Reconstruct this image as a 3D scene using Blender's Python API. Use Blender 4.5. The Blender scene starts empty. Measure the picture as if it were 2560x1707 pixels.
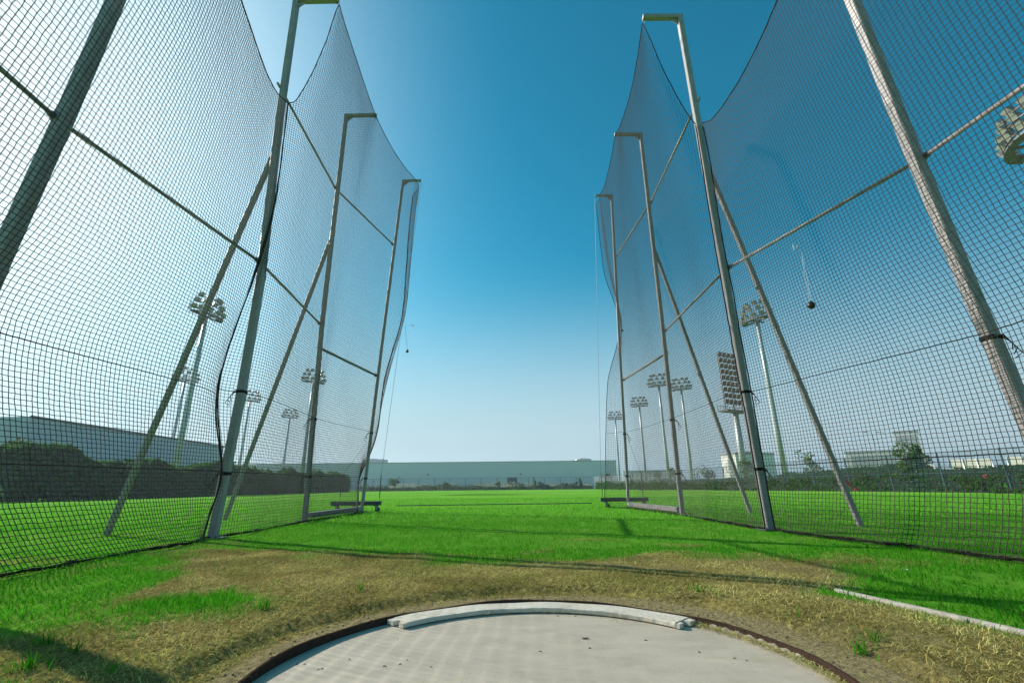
import bpy, math, random
import numpy as np
from mathutils import Vector, Matrix

S = bpy.context.scene
rng = np.random.default_rng(7)
random.seed(7)
R = math.radians
C = S.collection

# ------------------------------------------------------------------ camera
F_PX, PITCH, ROLL, EYE = 1129.3, R(17.47), R(0.575), 0.65   # focal length in px of a 2560 px wide frame
cam_d = bpy.data.cameras.new('camera')
cam_d.sensor_width = 36.0
cam_d.lens = F_PX / 2560 * 36
cam_d.clip_start = 0.05
cam_d.clip_end = 8000
cam = bpy.data.objects.new('camera', cam_d)
C.objects.link(cam)
cam.matrix_world = (Matrix.Translation((0, 0, EYE)) @ Matrix.Rotation(R(90) + PITCH, 4, 'X')
                    @ Matrix.Rotation(-ROLL, 4, 'Z'))
S.camera = cam
S.render.resolution_x, S.render.resolution_y = 1024, 682

# ------------------------------------------------------------------ world, sun, exposure
SUN_EL, SUN_AZ = 28.5, -61.8          # azimuth measured from +Y (view direction), negative = left
world = bpy.data.worlds.new('World')
S.world = world
world.use_nodes = True
wn = world.node_tree.nodes
wl = world.node_tree.links
wn.clear()
sky = wn.new('ShaderNodeTexSky')
sky.sky_type = 'NISHITA'
sky.sun_disc = False
sky.sun_elevation = R(SUN_EL)
sky.sun_rotation = R(SUN_AZ)
sky.altitude = 0
sky.air_density = 1.0
sky.dust_density = 1.0
sky.ozone_density = 2.0
hs = wn.new('ShaderNodeHueSaturation')
hs.inputs['Hue'].default_value = 0.463
hs.inputs['Saturation'].default_value = 1.6
# the pale band of dusty air low over the horizon
wtc = wn.new('ShaderNodeTexCoord')
wsep = wn.new('ShaderNodeSeparateXYZ')
wl.new(wtc.outputs['Generated'], wsep.inputs[0])
wmr = wn.new('ShaderNodeMapRange')
wmr.interpolation_type = 'SMOOTHERSTEP'
wmr.inputs['From Min'].default_value = -0.02
wmr.inputs['From Max'].default_value = 0.50
wmr.inputs['To Min'].default_value = 0.95
wmr.inputs['To Max'].default_value = 0.0
wl.new(wsep.outputs['Z'], wmr.inputs['Value'])
wpale = wn.new('ShaderNodeMix'); wpale.data_type = 'RGBA'
wpale.inputs['B'].default_value = (3.8, 4.8, 5.3, 1)
wl.new(wmr.outputs['Result'], wpale.inputs['Factor'])
wtint = wn.new('ShaderNodeMix'); wtint.data_type = 'RGBA'; wtint.blend_type = 'MULTIPLY'
wtint.inputs['Factor'].default_value = 1
wtint.inputs['B'].default_value = (0.52, 0.98, 1.0, 1)
bg = wn.new('ShaderNodeBackground')
bg.inputs['Strength'].default_value = 0.092
wo = wn.new('ShaderNodeOutputWorld')
wl.new(sky.outputs[0], hs.inputs['Color'])
wl.new(hs.outputs[0], wtint.inputs['A'])
wl.new(wtint.outputs['Result'], wpale.inputs['A'])
# white glare of the dusty sky round the sun
wdot = wn.new('ShaderNodeVectorMath'); wdot.operation = 'DOT_PRODUCT'
wdot.inputs[1].default_value = (math.sin(R(SUN_AZ)) * math.cos(R(SUN_EL)), math.cos(R(SUN_AZ)) * math.cos(R(SUN_EL)), math.sin(R(SUN_EL)))
wl.new(wtc.outputs['Generated'], wdot.inputs[0])
wgl = wn.new('ShaderNodeMapRange'); wgl.interpolation_type = 'LINEAR'
wgl.inputs['From Min'].default_value = 0.50; wgl.inputs['From Max'].default_value = 1.0
wgl.inputs['To Min'].default_value = 0.0; wgl.inputs['To Max'].default_value = 1.0
wpw = wn.new('ShaderNodeMath'); wpw.operation = 'POWER'; wpw.inputs[1].default_value = 4.6
wl.new(wdot.outputs['Value'], wgl.inputs['Value'])
wgm = wn.new('ShaderNodeMix'); wgm.data_type = 'RGBA'
wgm.inputs['B'].default_value = (7.4, 8.7, 9.4, 1)
wl.new(wgl.outputs['Result'], wpw.inputs[0])
wl.new(wpw.outputs[0], wgm.inputs['Factor'])
wl.new(wpale.outputs['Result'], wgm.inputs['A'])
wl.new(wgm.outputs['Result'], bg.inputs['Color'])
wl.new(bg.outputs[0], wo.inputs['Surface'])

sun_d = bpy.data.lights.new('sun', 'SUN')
sun_d.energy = 5.0
sun_d.angle = R(0.5)
sun_d.color = (1.0, 0.94, 0.82)
sun = bpy.data.objects.new('sun', sun_d)
C.objects.link(sun)
sdir = Vector((math.sin(R(SUN_AZ)) * math.cos(R(SUN_EL)), math.cos(R(SUN_AZ)) * math.cos(R(SUN_EL)), math.sin(R(SUN_EL))))
sun.rotation_euler = sdir.to_track_quat('Z', 'Y').to_euler()
sun.location = sdir * 60

S.view_settings.view_transform = 'Standard'
S.view_settings.look = 'None'
S.view_settings.gamma = 1
S.view_settings.exposure = 0.60
S.cycles.max_bounces = 6
S.cycles.transparent_max_bounces = 8

# ------------------------------------------------------------------ survey helpers (photo pixel -> place in the world)
def ray(x, y):
    u = (x - 1280) / F_PX
    v = (853.5 - y) / F_PX
    c, s = math.cos(-ROLL), math.sin(-ROLL)
    u, v = u * c - v * s, u * s + v * c
    return np.array([u, math.cos(PITCH) - v * math.sin(PITCH), math.sin(PITCH) + v * math.cos(PITCH)])

def gz(x, y):
    r = np.hypot(x, y)
    return -0.0075 * np.clip(r - 20, 0, 80)

def on_ground(x, y, z=0.0):
    r = ray(x, y)
    t = (z - EYE) / r[2]
    return r[0] * t, r[1] * t

def at_y(x, y, Y):
    r = ray(x, y)
    t = Y / r[1]
    return r[0] * t, Y, r[2] * t + EYE

def at_r(x, y, D):
    r = ray(x, y)
    t = D / math.hypot(r[0], r[1])
    return r[0] * t, r[1] * t, r[2] * t + EYE

# ------------------------------------------------------------------ noise
def make_noise(seed, n=64):
    g = np.random.default_rng(seed).random((n, n))
    def f(x, y):
        x = np.asarray(x, float); y = np.asarray(y, float)
        xi = np.floor(x).astype(int); yi = np.floor(y).astype(int)
        fx = x - xi; fy = y - yi
        fx = fx * fx * (3 - 2 * fx); fy = fy * fy * (3 - 2 * fy)
        a = g[xi % n, yi % n]; b = g[(xi + 1) % n, yi % n]
        c = g[xi % n, (yi + 1) % n]; d = g[(xi + 1) % n, (yi + 1) % n]
        return (a * (1 - fx) + b * fx) * (1 - fy) + (c * (1 - fx) + d * fx) * fy
    return f
n1, n2, n3 = make_noise(1), make_noise(2), make_noise(3)
def fbm(f, x, y, o=4):
    s = 0; a = .5; t = 0
    for i in range(o):
        s = s + a * f(x * 2 ** i + 7.3 * i, y * 2 ** i + 3.1 * i); t += a; a *= .5
    return s / t

# ------------------------------------------------------------------ materials
def mat(name, col, rough=.7, metal=0, noise=None, bump=None, trans=0, attr=None, spec=None):
    """col base colour; noise=(scale, amount, second colour); bump=(scale, strength); trans = translucent share"""
    m = bpy.data.materials.new(name)
    m.use_nodes = True
    nt = m.node_tree
    b = nt.nodes['Principled BSDF']
    b.inputs['Roughness'].default_value = rough
    b.inputs['Metallic'].default_value = metal
    if spec is not None:
        b.inputs['Specular IOR Level'].default_value = spec
    b.inputs['Base Color'].default_value = (*col, 1)
    out = None
    if attr:
        a = nt.nodes.new('ShaderNodeAttribute'); a.attribute_name = attr
        out = a.outputs['Color']
    if noise:
        tc = nt.nodes.new('ShaderNodeTexCoord')
        nz = nt.nodes.new('ShaderNodeTexNoise')
        nz.inputs['Scale'].default_value = noise[0]
        nz.inputs['Detail'].default_value = 6
        nz.inputs['Roughness'].default_value = .65
        nt.links.new(tc.outputs['Object'], nz.inputs['Vector'])
        cr = nt.nodes.new('ShaderNodeValToRGB')
        cr.color_ramp.elements[0].position = .5 - noise[1] / 2
        cr.color_ramp.elements[1].position = .5 + noise[1] / 2
        cr.color_ramp.elements[0].color = (*noise[2], 1)
        cr.color_ramp.elements[1].color = (*col, 1)
        nt.links.new(nz.outputs['Fac'], cr.inputs['Fac'])
        out = cr.outputs['Color']
    if out is not None:
        nt.links.new(out, b.inputs['Base Color'])
    if bump:
        tc = nt.nodes.new('ShaderNodeTexCoord')
        nz = nt.nodes.new('ShaderNodeTexNoise')
        nz.inputs['Scale'].default_value = bump[0]
        nz.inputs['Detail'].default_value = 5
        nt.links.new(tc.outputs['Object'], nz.inputs['Vector'])
        bp = nt.nodes.new('ShaderNodeBump')
        bp.inputs['Strength'].default_value = bump[1]
        bp.inputs['Distance'].default_value = .02
        nt.links.new(nz.outputs['Fac'], bp.inputs['Height'])
        nt.links.new(bp.outputs['Normal'], b.inputs['Normal'])
    if trans:
        tr = nt.nodes.new('ShaderNodeBsdfTranslucent')
        tr.inputs['Color'].default_value = (*col, 1)
        if out is not None:
            nt.links.new(out, tr.inputs['Color'])
        mx = nt.nodes.new('ShaderNodeMixShader')
        mx.inputs['Fac'].default_value = trans
        o = nt.nodes['Material Output']
        nt.links.new(b.outputs[0], mx.inputs[1])
        nt.links.new(tr.outputs[0], mx.inputs[2])
        nt.links.new(mx.outputs[0], o.inputs['Surface'])
    return m

M = {}
M['galv'] = mat('galvanised_steel', (.345, .32, .335), .5, .0, noise=(9, .5, (.215, .20, .21)), bump=(60, .15))
M['galv_dark'] = mat('weathered_steel', (.10, .115, .125), .5, .3, noise=(12, .5, (.07, .075, .08)))
M['net'] = mat('black_net_twine', (.072, .060, .055), .8, spec=.1)
M['rope'] = mat('black_rope', (.018, .018, .018), .9, spec=.1)
M['hem'] = mat('dirty_net_hem', (.014, .013, .012), .95, spec=.05)
M['rubber'] = mat('grey_rubber', (.10, .10, .10), .7)
M['iron'] = mat('hammer_iron', (.035, .028, .024), .38, .3)
M['wire'] = mat('steel_wire', (.55, .55, .55), .3, .8)
M['alu'] = mat('bright_aluminium', (.8, .8, .8), .35, .3)
M['rim'] = mat('rusty_steel_rim', (.075, .045, .032), .95, 0, spec=.02, noise=(22, .5, (.04, .028, .022)), bump=(70, .4))
M['board'] = mat('white_painted_board', (.74, .67, .555), .7, 0, noise=(7, .45, (.54, .47, .37)), bump=(40, .3))
M['pvc'] = mat('dusty_white_pipe', (.44, .41, .36), .7, 0, noise=(14, .5, (.28, .25, .20)))
M['fence'] = mat('green_fence_paint', (.022, .075, .085), .5, .1)
M['mast'] = mat('mast_steel', (.42, .44, .44), .45, .3)
M['mast_dark'] = mat('mast_platform_steel', (.12, .11, .105), .6, .3)
M['lamp_case'] = mat('floodlight_case', (.24, .22, .21), .5, .2)
M['lamp_glass'] = mat('floodlight_glass', (.34, .33, .32), .15, .1)
M['bark'] = mat('bark', (.10, .075, .05), .9)
M['leaf'] = mat('shrub_leaves', (.05, .1, .02), .7, trans=.5, attr='tint', spec=.05)
M['concrete_light'] = mat('sand', (.30, .24, .16), .9)

# ------------------------------------------------------------------ mesh helpers
def link(name, me, m, parent=None):
    o = bpy.data.objects.new(name, me)
    C.objects.link(o)
    if m is not None:
        me.materials.append(m)
    if parent is not None:
        o.parent = parent
    return o

def tag(o, label=None, cat=None, group=None, kind=None):
    if label: o['label'] = label
    if cat: o['category'] = cat
    if group: o['group'] = group
    if kind: o['kind'] = kind
    return o

def thing(name, loc=(0, 0, 0), rz=0):
    o = bpy.data.objects.new(name, None)
    C.objects.link(o)
    o.location = loc
    o.rotation_euler = (0, 0, rz)
    o.empty_display_size = .3
    return o

def np_mesh(name, V, Q, m, parent=None, tint=None, smooth=False, attr='tint'):
    """V (n,3), Q (k,4) or (k,3)"""
    V = np.asarray(V, np.float32).reshape(-1, 3)
    Q = np.asarray(Q, np.int32)
    k = Q.shape[1]
    me = bpy.data.meshes.new(name)
    me.vertices.add(len(V)); me.vertices.foreach_set('co', V.ravel())
    me.loops.add(Q.size); me.loops.foreach_set('vertex_index', Q.ravel())
    me.polygons.add(len(Q))
    me.polygons.foreach_set('loop_start', np.arange(0, Q.size, k, dtype=np.int32))
    if smooth:
        me.polygons.foreach_set('use_smooth', np.ones(len(Q), bool))
    me.update(calc_edges=True)
    if tint is not None:
        a = me.color_attributes.new(attr, 'FLOAT_COLOR', 'POINT')
        t = np.ones((len(V), 4), np.float32); t[:, :3] = tint
        a.data.foreach_set('color', t.ravel())
    return link(name, me, m, parent)

class MB:
    """collects boxes, bars and tubes and links them as ONE mesh object"""
    def __init__(s): s.v = []; s.f = []
    def add(s, v, f):
        o = len(s.v); s.v += [tuple(p) for p in v]; s.f += [tuple(i + o for i in q) for q in f]
    def box(s, a, b):
        x0, y0, z0 = a; x1, y1, z1 = b
        s.add([(x0,y0,z0),(x1,y0,z0),(x1,y1,z0),(x0,y1,z0),(x0,y0,z1),(x1,y0,z1),(x1,y1,z1),(x0,y1,z1)],
              [(0,3,2,1),(4,5,6,7),(0,1,5,4),(1,2,6,5),(2,3,7,6),(3,0,4,7)])
    def obox(s, c, ax, ay, az):
        c = Vector(c); ax = Vector(ax); ay = Vector(ay); az = Vector(az)
        v = [c + i * ax + j * ay + k * az for k in (-1, 1) for i, j in ((-1,-1),(1,-1),(1,1),(-1,1))]
        s.add(v, [(0,3,2,1),(4,5,6,7),(0,1,5,4),(1,2,6,5),(2,3,7,6),(3,0,4,7)])
    def tube(s, pts, r, n=8, cap=True, up=None, phase=0.0):
        pts = [Vector(p) for p in pts]; rs = r if isinstance(r, (list, tuple)) else [r] * len(pts)
        o = len(s.v); prev = None
        for i, p in enumerate(pts):
            d = (pts[min(i + 1, len(pts) - 1)] - pts[max(i - 1, 0)]).normalized()
            if prev is None:
                u = Vector(up) if up else (Vector((0, 0, 1)) if abs(d.z) < .9 else Vector((0, 1, 0)))
            else:
                u = prev
            e1 = (u - d * u.dot(d)).normalized(); e2 = d.cross(e1); prev = e1
            for k in range(n):
                a = 2 * math.pi * k / n + phase
                s.v.append(tuple(p + rs[i] * (math.cos(a) * e1 + math.sin(a) * e2)))
        for i in range(len(pts) - 1):
            for k in range(n):
                a = o + i * n + k; b = o + i * n + (k + 1) % n
                s.f.append((a, b, b + n, a + n))
        if cap:
            s.f.append(tuple(o + k for k in range(n))[::-1])
            s.f.append(tuple(o + (len(pts) - 1) * n + k for k in range(n)))
    def sq(s, pts, w, up=None):
        """square hollow-section bar with slightly rounded corners, width w"""
        pts = [Vector(p) for p in pts]; o = len(s.v); h = w / 2; c = w * .09
        ring = [(h-c,h),(-h+c,h),(-h,h-c),(-h,-h+c),(-h+c,-h),(h-c,-h),(h,-h+c),(h,h-c)]
        n = 8
        for i, p in enumerate(pts):
            d = (pts[min(i + 1, len(pts) - 1)] - pts[max(i - 1, 0)]).normalized()
            u = Vector(up) if up else (Vector((0, 0, 1)) if abs(d.z) < .8 else Vector((0, 1, 0)))
            e1 = (u - d * u.dot(d)).normalized(); e2 = d.cross(e1)
            for a, b in ring: s.v.append(tuple(p + a * e1 + b * e2))
        for i in range(len(pts) - 1):
            for k in range(n):
                a = o + i * n + k; b = o + i * n + (k + 1) % n
                s.f.append((a, b, b + n, a + n))
        s.f.append(tuple(o + k for k in range(n))[::-1])
        s.f.append(tuple(o + (len(pts) - 1) * n + k for k in range(n)))
    def sphere(s, c, r, n=16, sc=(1, 1, 1)):
        o = len(s.v); c = Vector(c); m = n // 2
        s.v.append(tuple(c + Vector((0, 0, r * sc[2]))))
        for i in range(1, m):
            th = math.pi * i / m
            for k in range(n):
                a = 2 * math.pi * k / n
                s.v.append((c.x + r*sc[0]*math.sin(th)*math.cos(a), c.y + r*sc[1]*math.sin(th)*math.sin(a), c.z + r*sc[2]*math.cos(th)))
        s.v.append(tuple(c - Vector((0, 0, r * sc[2]))))
        e = len(s.v) - 1
        for k in range(n):
            s.f.append((o, o+1+k, o+1+(k+1) % n))
            s.f.append((e, e-n+(k+1) % n, e-n+k))
        for i in range(m - 2):
            for k in range(n):
                a = o+1+i*n+k; b = o+1+i*n+(k+1) % n
                s.f.append((a, a+n, b+n, b))
    def build(s, name, m, parent=None, smooth=False):
        me = bpy.data.meshes.new(name)
        me.from_pydata(s.v, [], s.f)
        if smooth:
            for p in me.polygons: p.use_smooth = len(p.vertices) <= 4
        me.update()
        return link(name, me, m, parent)

def copy_tree(o, parent=None):
    c = o.copy(); C.objects.link(c); c.parent = parent
    for ch in list(o.children): copy_tree(ch, c)
    return c

# ================================================================== GROUND
CX, CY, CR = 0.097, 1.90, 1.0675          # throwing circle
DRY_PX = [(506,1368),(422,1408),(396,1443),(357,1478),(297,1493),(208,1535),(180,1560),(113,1580),(50,1610),(-60,1650),
          (-60,1900),(2800,1900),(2800,1640),(2560,1592),(2090,1486),(2065,1470),(2085,1452),(2140,1432),(2128,1402),(2050,1384),
          (2000,1388),(1960,1396),(1900,1384),(1746,1391),(1657,1383),(1568,1386),(1449,1398),(1360,1404),(1300,1410),(1246,1415),(1161,1420),
          (1060,1394),(974,1382),(838,1384),(736,1377),(634,1374)]
TONGUE_PX = [(190,1560),(260,1530),(340,1492),(480,1490),(565,1483),(630,1482),(665,1530),(640,1545),(565,1552),(480,1562),(417,1568),(300,1590),(250,1600)]
def poly_mask(px, X, Y):
    P = np.array([on_ground(*p) for p in px])
    inside = np.zeros(X.shape, bool)
    j = len(P) - 1
    for i in range(len(P)):
        xi, yi = P[i]; xj, yj = P[j]
        with np.errstate(divide='ignore', invalid='ignore'):
            c = ((yi > Y) != (yj > Y)) & (X < (xj - xi) * (Y - yi) / (yj - yi + 1e-12) + xi)
        inside ^= c
        j = i
    return inside
def dryness(X, Y):
    """1 = dead straw, 0 = green, with ragged edges"""
    acc = np.zeros(X.shape)
    for k in range(6):
        a = k * 1.047
        w = .10 + .012 * Y
        xx = X + .9 * w * math.cos(a) + (fbm(n1, X * 3.1 + k * .2, Y * 3.1, 4) - .5) * w * 6.5
        yy = Y + .9 * w * math.sin(a) + (fbm(n2, X * 3.1, Y * 3.1 + k * .2, 4) - .5) * w * 6.5
        acc += poly_mask(DRY_PX, xx, yy) & ~poly_mask(TONGUE_PX, xx, yy)
    d = acc / 6
    # thin worn streaks in the green around the cage feet
    sp = fbm(n3, X * 1.1 + 3, Y * 1.7, 4)
    near = np.clip(1 - np.abs(Y - 5.2) / 2.6, 0, 1) * (Y < 9)
    d = np.maximum(d, np.clip((sp - .58) * 7, 0, .6) * near)
    return np.clip(d, 0, 1)
def soil(X, Y):
    """bare sandy soil just outside the rim"""
    r = np.hypot(X - CX, Y - CY) - CR
    ang = np.arctan2(Y - CY, X - CX)
    w = .10 + .10 * fbm(n2, ang * 3 + 9, r * 2, 3) + .07 * np.clip(np.cos(ang - .4), 0, 1)
    s = np.clip((w - r) / .05, 0, 1) * (r > -.2)
    p = fbm(n3, X * 2.3 + 11, Y * 2.3 + 5, 4)
    return np.clip(np.maximum(s, np.clip((p - .64) * 7, 0, .35) * (dryness(X, Y) > .5)), 0, 1)

def axis(lo, hi, step, far, grow=1.16):
    a = list(np.arange(lo, hi + 1e-6, step))
    s = step; x = hi
    while x < far: s *= grow; x += s; a.append(x)
    s = step; x = lo; b = []
    while x > -far: s *= grow; x -= s; b.append(x)
    return np.array(b[::-1] + a)
def lip(x, y):
    """edge of the turf a hand's breadth outside the rim"""
    r = np.hypot(x - CX, y - CY) - CR
    w = .20 + .16 * (fbm(n2, x * 3 + 4, y * 3 + 8, 3) - .5)
    t = np.clip((r - w) / .07, 0, 1)
    return .034 * t * t * (3 - 2 * t) * np.clip(1.6 - r, 0, 1)
gx = axis(-6.0, 6.0, .045, 3500)
gy = axis(.6, 8.5, .045, 3500)
GX, GY = np.meshgrid(gx, gy)
hgt = (fbm(n1, GX * 1.3, GY * 1.3, 5) - .5) * .045 * np.clip(1.3 - np.abs(GY) / 30, 0, 1)
rr = np.hypot(GX - CX, GY - CY)
hgt *= np.clip((rr - CR) / .35, 0, 1)
hgt += lip(GX, GY)
GZ = gz(GX, GY) + hgt - .004
near_c = (rr < CR)
sel = rr < CR + .001
k = np.where(sel, CR / np.maximum(rr, 1e-6), 1)
inner = rr < CR - .10
GX2 = np.where(sel & ~inner, CX + (GX - CX) * k, GX)
GY2 = np.where(sel & ~inner, CY + (GY - CY) * k, GY)
nyv, nxv = GX.shape
idx = np.arange(nxv * nyv).reshape(nyv, nxv)
Q = np.stack([idx[:-1, :-1], idx[:-1, 1:], idx[1:, 1:], idx[1:, :-1]], -1).reshape(-1, 4)
inn = sel.ravel()
keep = ~(inn[Q].all(1))
Q = Q[keep]
used = np.unique(Q)
remap = -np.ones(nxv * nyv, int); remap[used] = np.arange(len(used))
V = np.stack([GX2, GY2, GZ], -1).reshape(-1, 3)[used]
Q = remap[Q]
dr = dryness(GX, GY).ravel()[used]
so = soil(GX, GY).ravel()[used]
tint = np.stack([dr, so, np.zeros_like(dr)], 1)

gm = bpy.data.materials.new('lawn_and_soil'); gm.use_nodes = True
nt = gm.node_tree; N = nt.nodes; L = nt.links
b = N['Principled BSDF']; b.inputs['Roughness'].default_value = .9; b.inputs['Specular IOR Level'].default_value = 0
at = N.new('ShaderNodeAttribute'); at.attribute_name = 'zone'
sep = N.new('ShaderNodeSeparateColor'); L.new(at.outputs['Color'], sep.inputs[0])
tc = N.new('ShaderNodeTexCoord')
def nz(scale, detail=6, stretch=None):
    n = N.new('ShaderNodeTexNoise'); n.inputs['Scale'].default_value = scale; n.inputs['Detail'].default_value = detail
    n.inputs['Roughness'].default_value = .7
    if stretch:
        mp = N.new('ShaderNodeMapping'); mp.inputs['Scale'].default_value = stretch
        L.new(tc.outputs['Object'], mp.inputs['Vector']); L.new(mp.outputs[0], n.inputs['Vector'])
    else:
        L.new(tc.outputs['Object'], n.inputs['Vector'])
    return n.outputs['Fac']
def ramp(fac, *st):
    r = N.new('ShaderNodeValToRGB'); e = r.color_ramp.elements
    e[0].position, e[0].color = st[0][0], (*st[0][1], 1)
    e[1].position, e[1].color = st[-1][0], (*st[-1][1], 1)
    for p, c in st[1:-1]:
        q = e.new(p); q.color = (*c, 1)
    L.new(fac, r.inputs['Fac']); return r.outputs['Color']
def mix(f, a, c):
    x = N.new('ShaderNodeMix'); x.data_type = 'RGBA'
    L.new(f, x.inputs['Factor']); L.new(a, x.inputs['A']); L.new(c, x.inputs['B']); return x.outputs['Result']
GREEN_A, GREEN_B = (.052, .155, .012), (.085, .235, .022)
fine = ramp(nz(28, 8), (.30, (.030, .13, .006)), (.50, (.070, .26, .012)), (.75, (.13, .38, .030)))
broad = ramp(nz(.13, 7), (.32, (.11, .30, .022)), (.50, (.18, .41, .045)), (.68, (.28, .46, .09)))
mg = N.new('ShaderNodeMix'); mg.data_type = 'RGBA'; mg.inputs['Factor'].default_value = .55
L.new(fine, mg.inputs['A']); L.new(broad, mg.inputs['B'])
straw = ramp(nz(45, 8, (1, 1, 1)), (.30, (.075, .058, .020)), (.50, (.27, .225, .075)), (.70, (.54, .47, .18)))
dirt = ramp(nz(38, 8), (.30, (.17, .13, .065)), (.55, (.35, .285, .145)), (.8, (.50, .42, .23)))
patch = ramp(nz(1.7, 5), (.36, (.62, .60, .58)), (.58, (1.12, 1.10, 1.05)))
mp_ = N.new('ShaderNodeMix'); mp_.data_type = 'RGBA'; mp_.blend_type = 'MULTIPLY'; mp_.inputs['Factor'].default_value = 1
L.new(straw, mp_.inputs['A']); L.new(patch, mp_.inputs['B'])
c1 = mix(sep.outputs[0], mg.outputs['Result'], mp_.outputs['Result'])
c2 = mix(sep.outputs[1], c1, dirt)
L.new(c2, b.inputs['Base Color'])
bp = N.new('ShaderNodeBump'); bp.inputs['Strength'].default_value = .9; bp.inputs['Distance'].default_value = .03
L.new(nz(32, 7), bp.inputs['Height']); L.new(bp.outputs[0], b.inputs['Normal'])
ground = np_mesh('ground', V, Q, gm, tint=tint, smooth=True, attr='zone')
tag(ground, 'green sports field with worn straw coloured turf round the throwing circle', None, kind='structure')

# ================================================================== GRASS BLADES
def blades(name, P, length, width, lean, col, jitter, m, label, kind='stuff', cat='grass', bend=.5, lo=.2, hi=1.1):
    """P (n,2) roots; each blade is a bent tapering strip of two quads"""
    n = len(P)
    az = rng.random(n) * 2 * np.pi
    Ld = length * (.45 + .85 * rng.random(n))
    W = width * (.7 + .6 * rng.random(n))
    ln = lean * (lo + hi * rng.random(n))
    dx, dy = np.cos(az), np.sin(az)
    wa = rng.random(n) * np.pi
    px, py = np.cos(wa) * W / 2, np.sin(wa) * W / 2
    base = np.stack([P[:, 0], P[:, 1], P[:, 2]], 1)
    def lev(f, wf, s):
        hx = Ld * np.sin(ln * f * 1.0) * f
        hz = Ld * np.cos(ln * (f * bend + .3)) * f
        return base + np.stack([dx * hx + s * px * wf, dy * hx + s * py * wf, hz], 1)
    V = np.stack([lev(0, 1, -1), lev(0, 1, 1), lev(.55, .85, 1), lev(.55, .85, -1), lev(1, .15, 1), lev(1, .15, -1)], 1)
    i = np.arange(n)[:, None] * 6
    Q = np.concatenate([i + np.array([[0, 1, 2, 3]]), i + np.array([[3, 2, 4, 5]])], 0)
    t = np.asarray(col(P[:, 0], P[:, 1]) if callable(col) else np.asarray(col)[None, :]) * (1 + jitter * (rng.random((n, 1)) - .5) * 2)
    t = t * (1 + .25 * (rng.random((n, 3)) - .5))
    if isinstance(m, tuple): pass
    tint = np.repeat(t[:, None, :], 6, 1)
    tint[:, :2, :] *= .75  # shade low between the blades painted in: root colour darkened
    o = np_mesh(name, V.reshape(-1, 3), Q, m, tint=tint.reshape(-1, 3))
    return tag(o, label, cat, kind=kind)

M['grass'] = mat('green_grass_blades', (.06, .2, .02), .6, trans=.45, attr='tint', spec=0)
M['straw'] = mat('dry_straw_blades', (.3, .25, .1), .7, trans=.25, attr='tint', spec=0)

def gheight(x, y):
    r = np.hypot(x - CX, y - CY)
    return gz(x, y) + (fbm(n1, x * 1.3, y * 1.3, 5) - .5) * .045 * np.clip(1.3 - np.abs(y) / 30, 0, 1) * np.clip((r - CR) / .35, 0, 1) + lip(x, y) - .006

def scatter(x0, x1, y0, y1, n):
    """points in a wedge that the camera's surroundings can see, denser close by"""
    x = rng.uniform(x0, x1, n); y = rng.uniform(y0, y1, n)
    return x, y

def field(bands, fn):
    out = []
    for (x0, x1, y0, y1, dens) in bands:
        n = int((x1 - x0) * (y1 - y0) * dens)
        x, y = scatter(x0, x1, y0, y1, n)
        ok = (np.hypot(x - CX, y - CY) > CR + .015) & (np.abs(x) < 1.35 * y + 1.6)
        x, y = x[ok], y[ok]
        ok = fn(x, y); x, y = x[ok], y[ok]
        out.append(np.stack([x, y, gheight(x, y)], 1))
    return np.concatenate(out)

def clump(x, y, s): return fbm(n2, x * s + 31, y * s + 17, 3)

GP = field([(-6.5, 6.5, 1.6, 5.2, 3400), (-11, 11, 5.2, 9, 1500)],
           lambda x, y: (rng.random(len(x)) > dryness(x, y) * 1.02) & (soil(x, y) < .5) & (clump(x, y, 5) > .30))
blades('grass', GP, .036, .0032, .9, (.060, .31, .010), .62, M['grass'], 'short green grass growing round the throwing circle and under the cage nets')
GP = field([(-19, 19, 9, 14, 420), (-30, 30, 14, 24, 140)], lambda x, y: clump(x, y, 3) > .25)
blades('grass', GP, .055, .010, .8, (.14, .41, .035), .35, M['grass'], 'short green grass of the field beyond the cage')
# longer weeds: tuft right of the circle, lush tongue on the left, at the feet of the nets
tp = []
def tuft(px, n, rad, tall=1):
    x0, y0 = on_ground(*px)
    a = rng.random(n) * 2 * np.pi; r = rad * np.abs(rng.normal(0, .75, n))
    x = x0 + r * np.cos(a); y = y0 + r * np.sin(a) * .8
    tp.append(np.stack([x, y, gheight(x, y)], 1))
for px, n, rad in [((2155,1632), 45, .05), ((2195,1625), 14, .03), ((1745,1495), 26, .07), ((1795,1508), 16, .05), ((2000,1560), 8, .1), ((60,1690), 60, .06),
                   ((900,1489), 14, .02), ((1550,1288), 80, .09), ((270,1700), 15, .02), ((180,1645), 25, .03), ((110,1625), 40, .05), ((655,1535), 60, .06)]:
    tuft(px, n, rad)
for q in range(240):
    x0 = rng.uniform(-4.4, -3.6) if rng.random() < .5 else rng.uniform(3.4, 4.5)
    y0 = rng.uniform(3.5, 12.5)
    n = rng.integers(6, 16)
    x = x0 + rng.normal(0, .04, n); y = y0 + rng.normal(0, .04, n)
    tp.append(np.stack([x, y, gheight(x, y)], 1))
# lush tongue
x = rng.uniform(-4.5, -1.2, 30000); y = rng.uniform(2.0, 4.5, 30000)
ok = (dryness(x, y) < rng.random(len(x)) * .7) & poly_mask(TONGUE_PX, x + .5 * (fbm(n1, x * 4, y * 4, 4) - .5), y + .4 * (fbm(n2, x * 4, y * 4, 4) - .5)) & (rng.random(len(x)) < fbm(n3, x * 3, y * 3, 3) * 1.2); x, y = x[ok], y[ok]
tp.append(np.stack([x, y, gheight(x, y)], 1))
blades('grass', np.concatenate(tp), .055, .0036, .8, (.050, .29, .008), .4, M['grass'], 'taller bright green grass tufts standing up out of the shorter turf')

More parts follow.
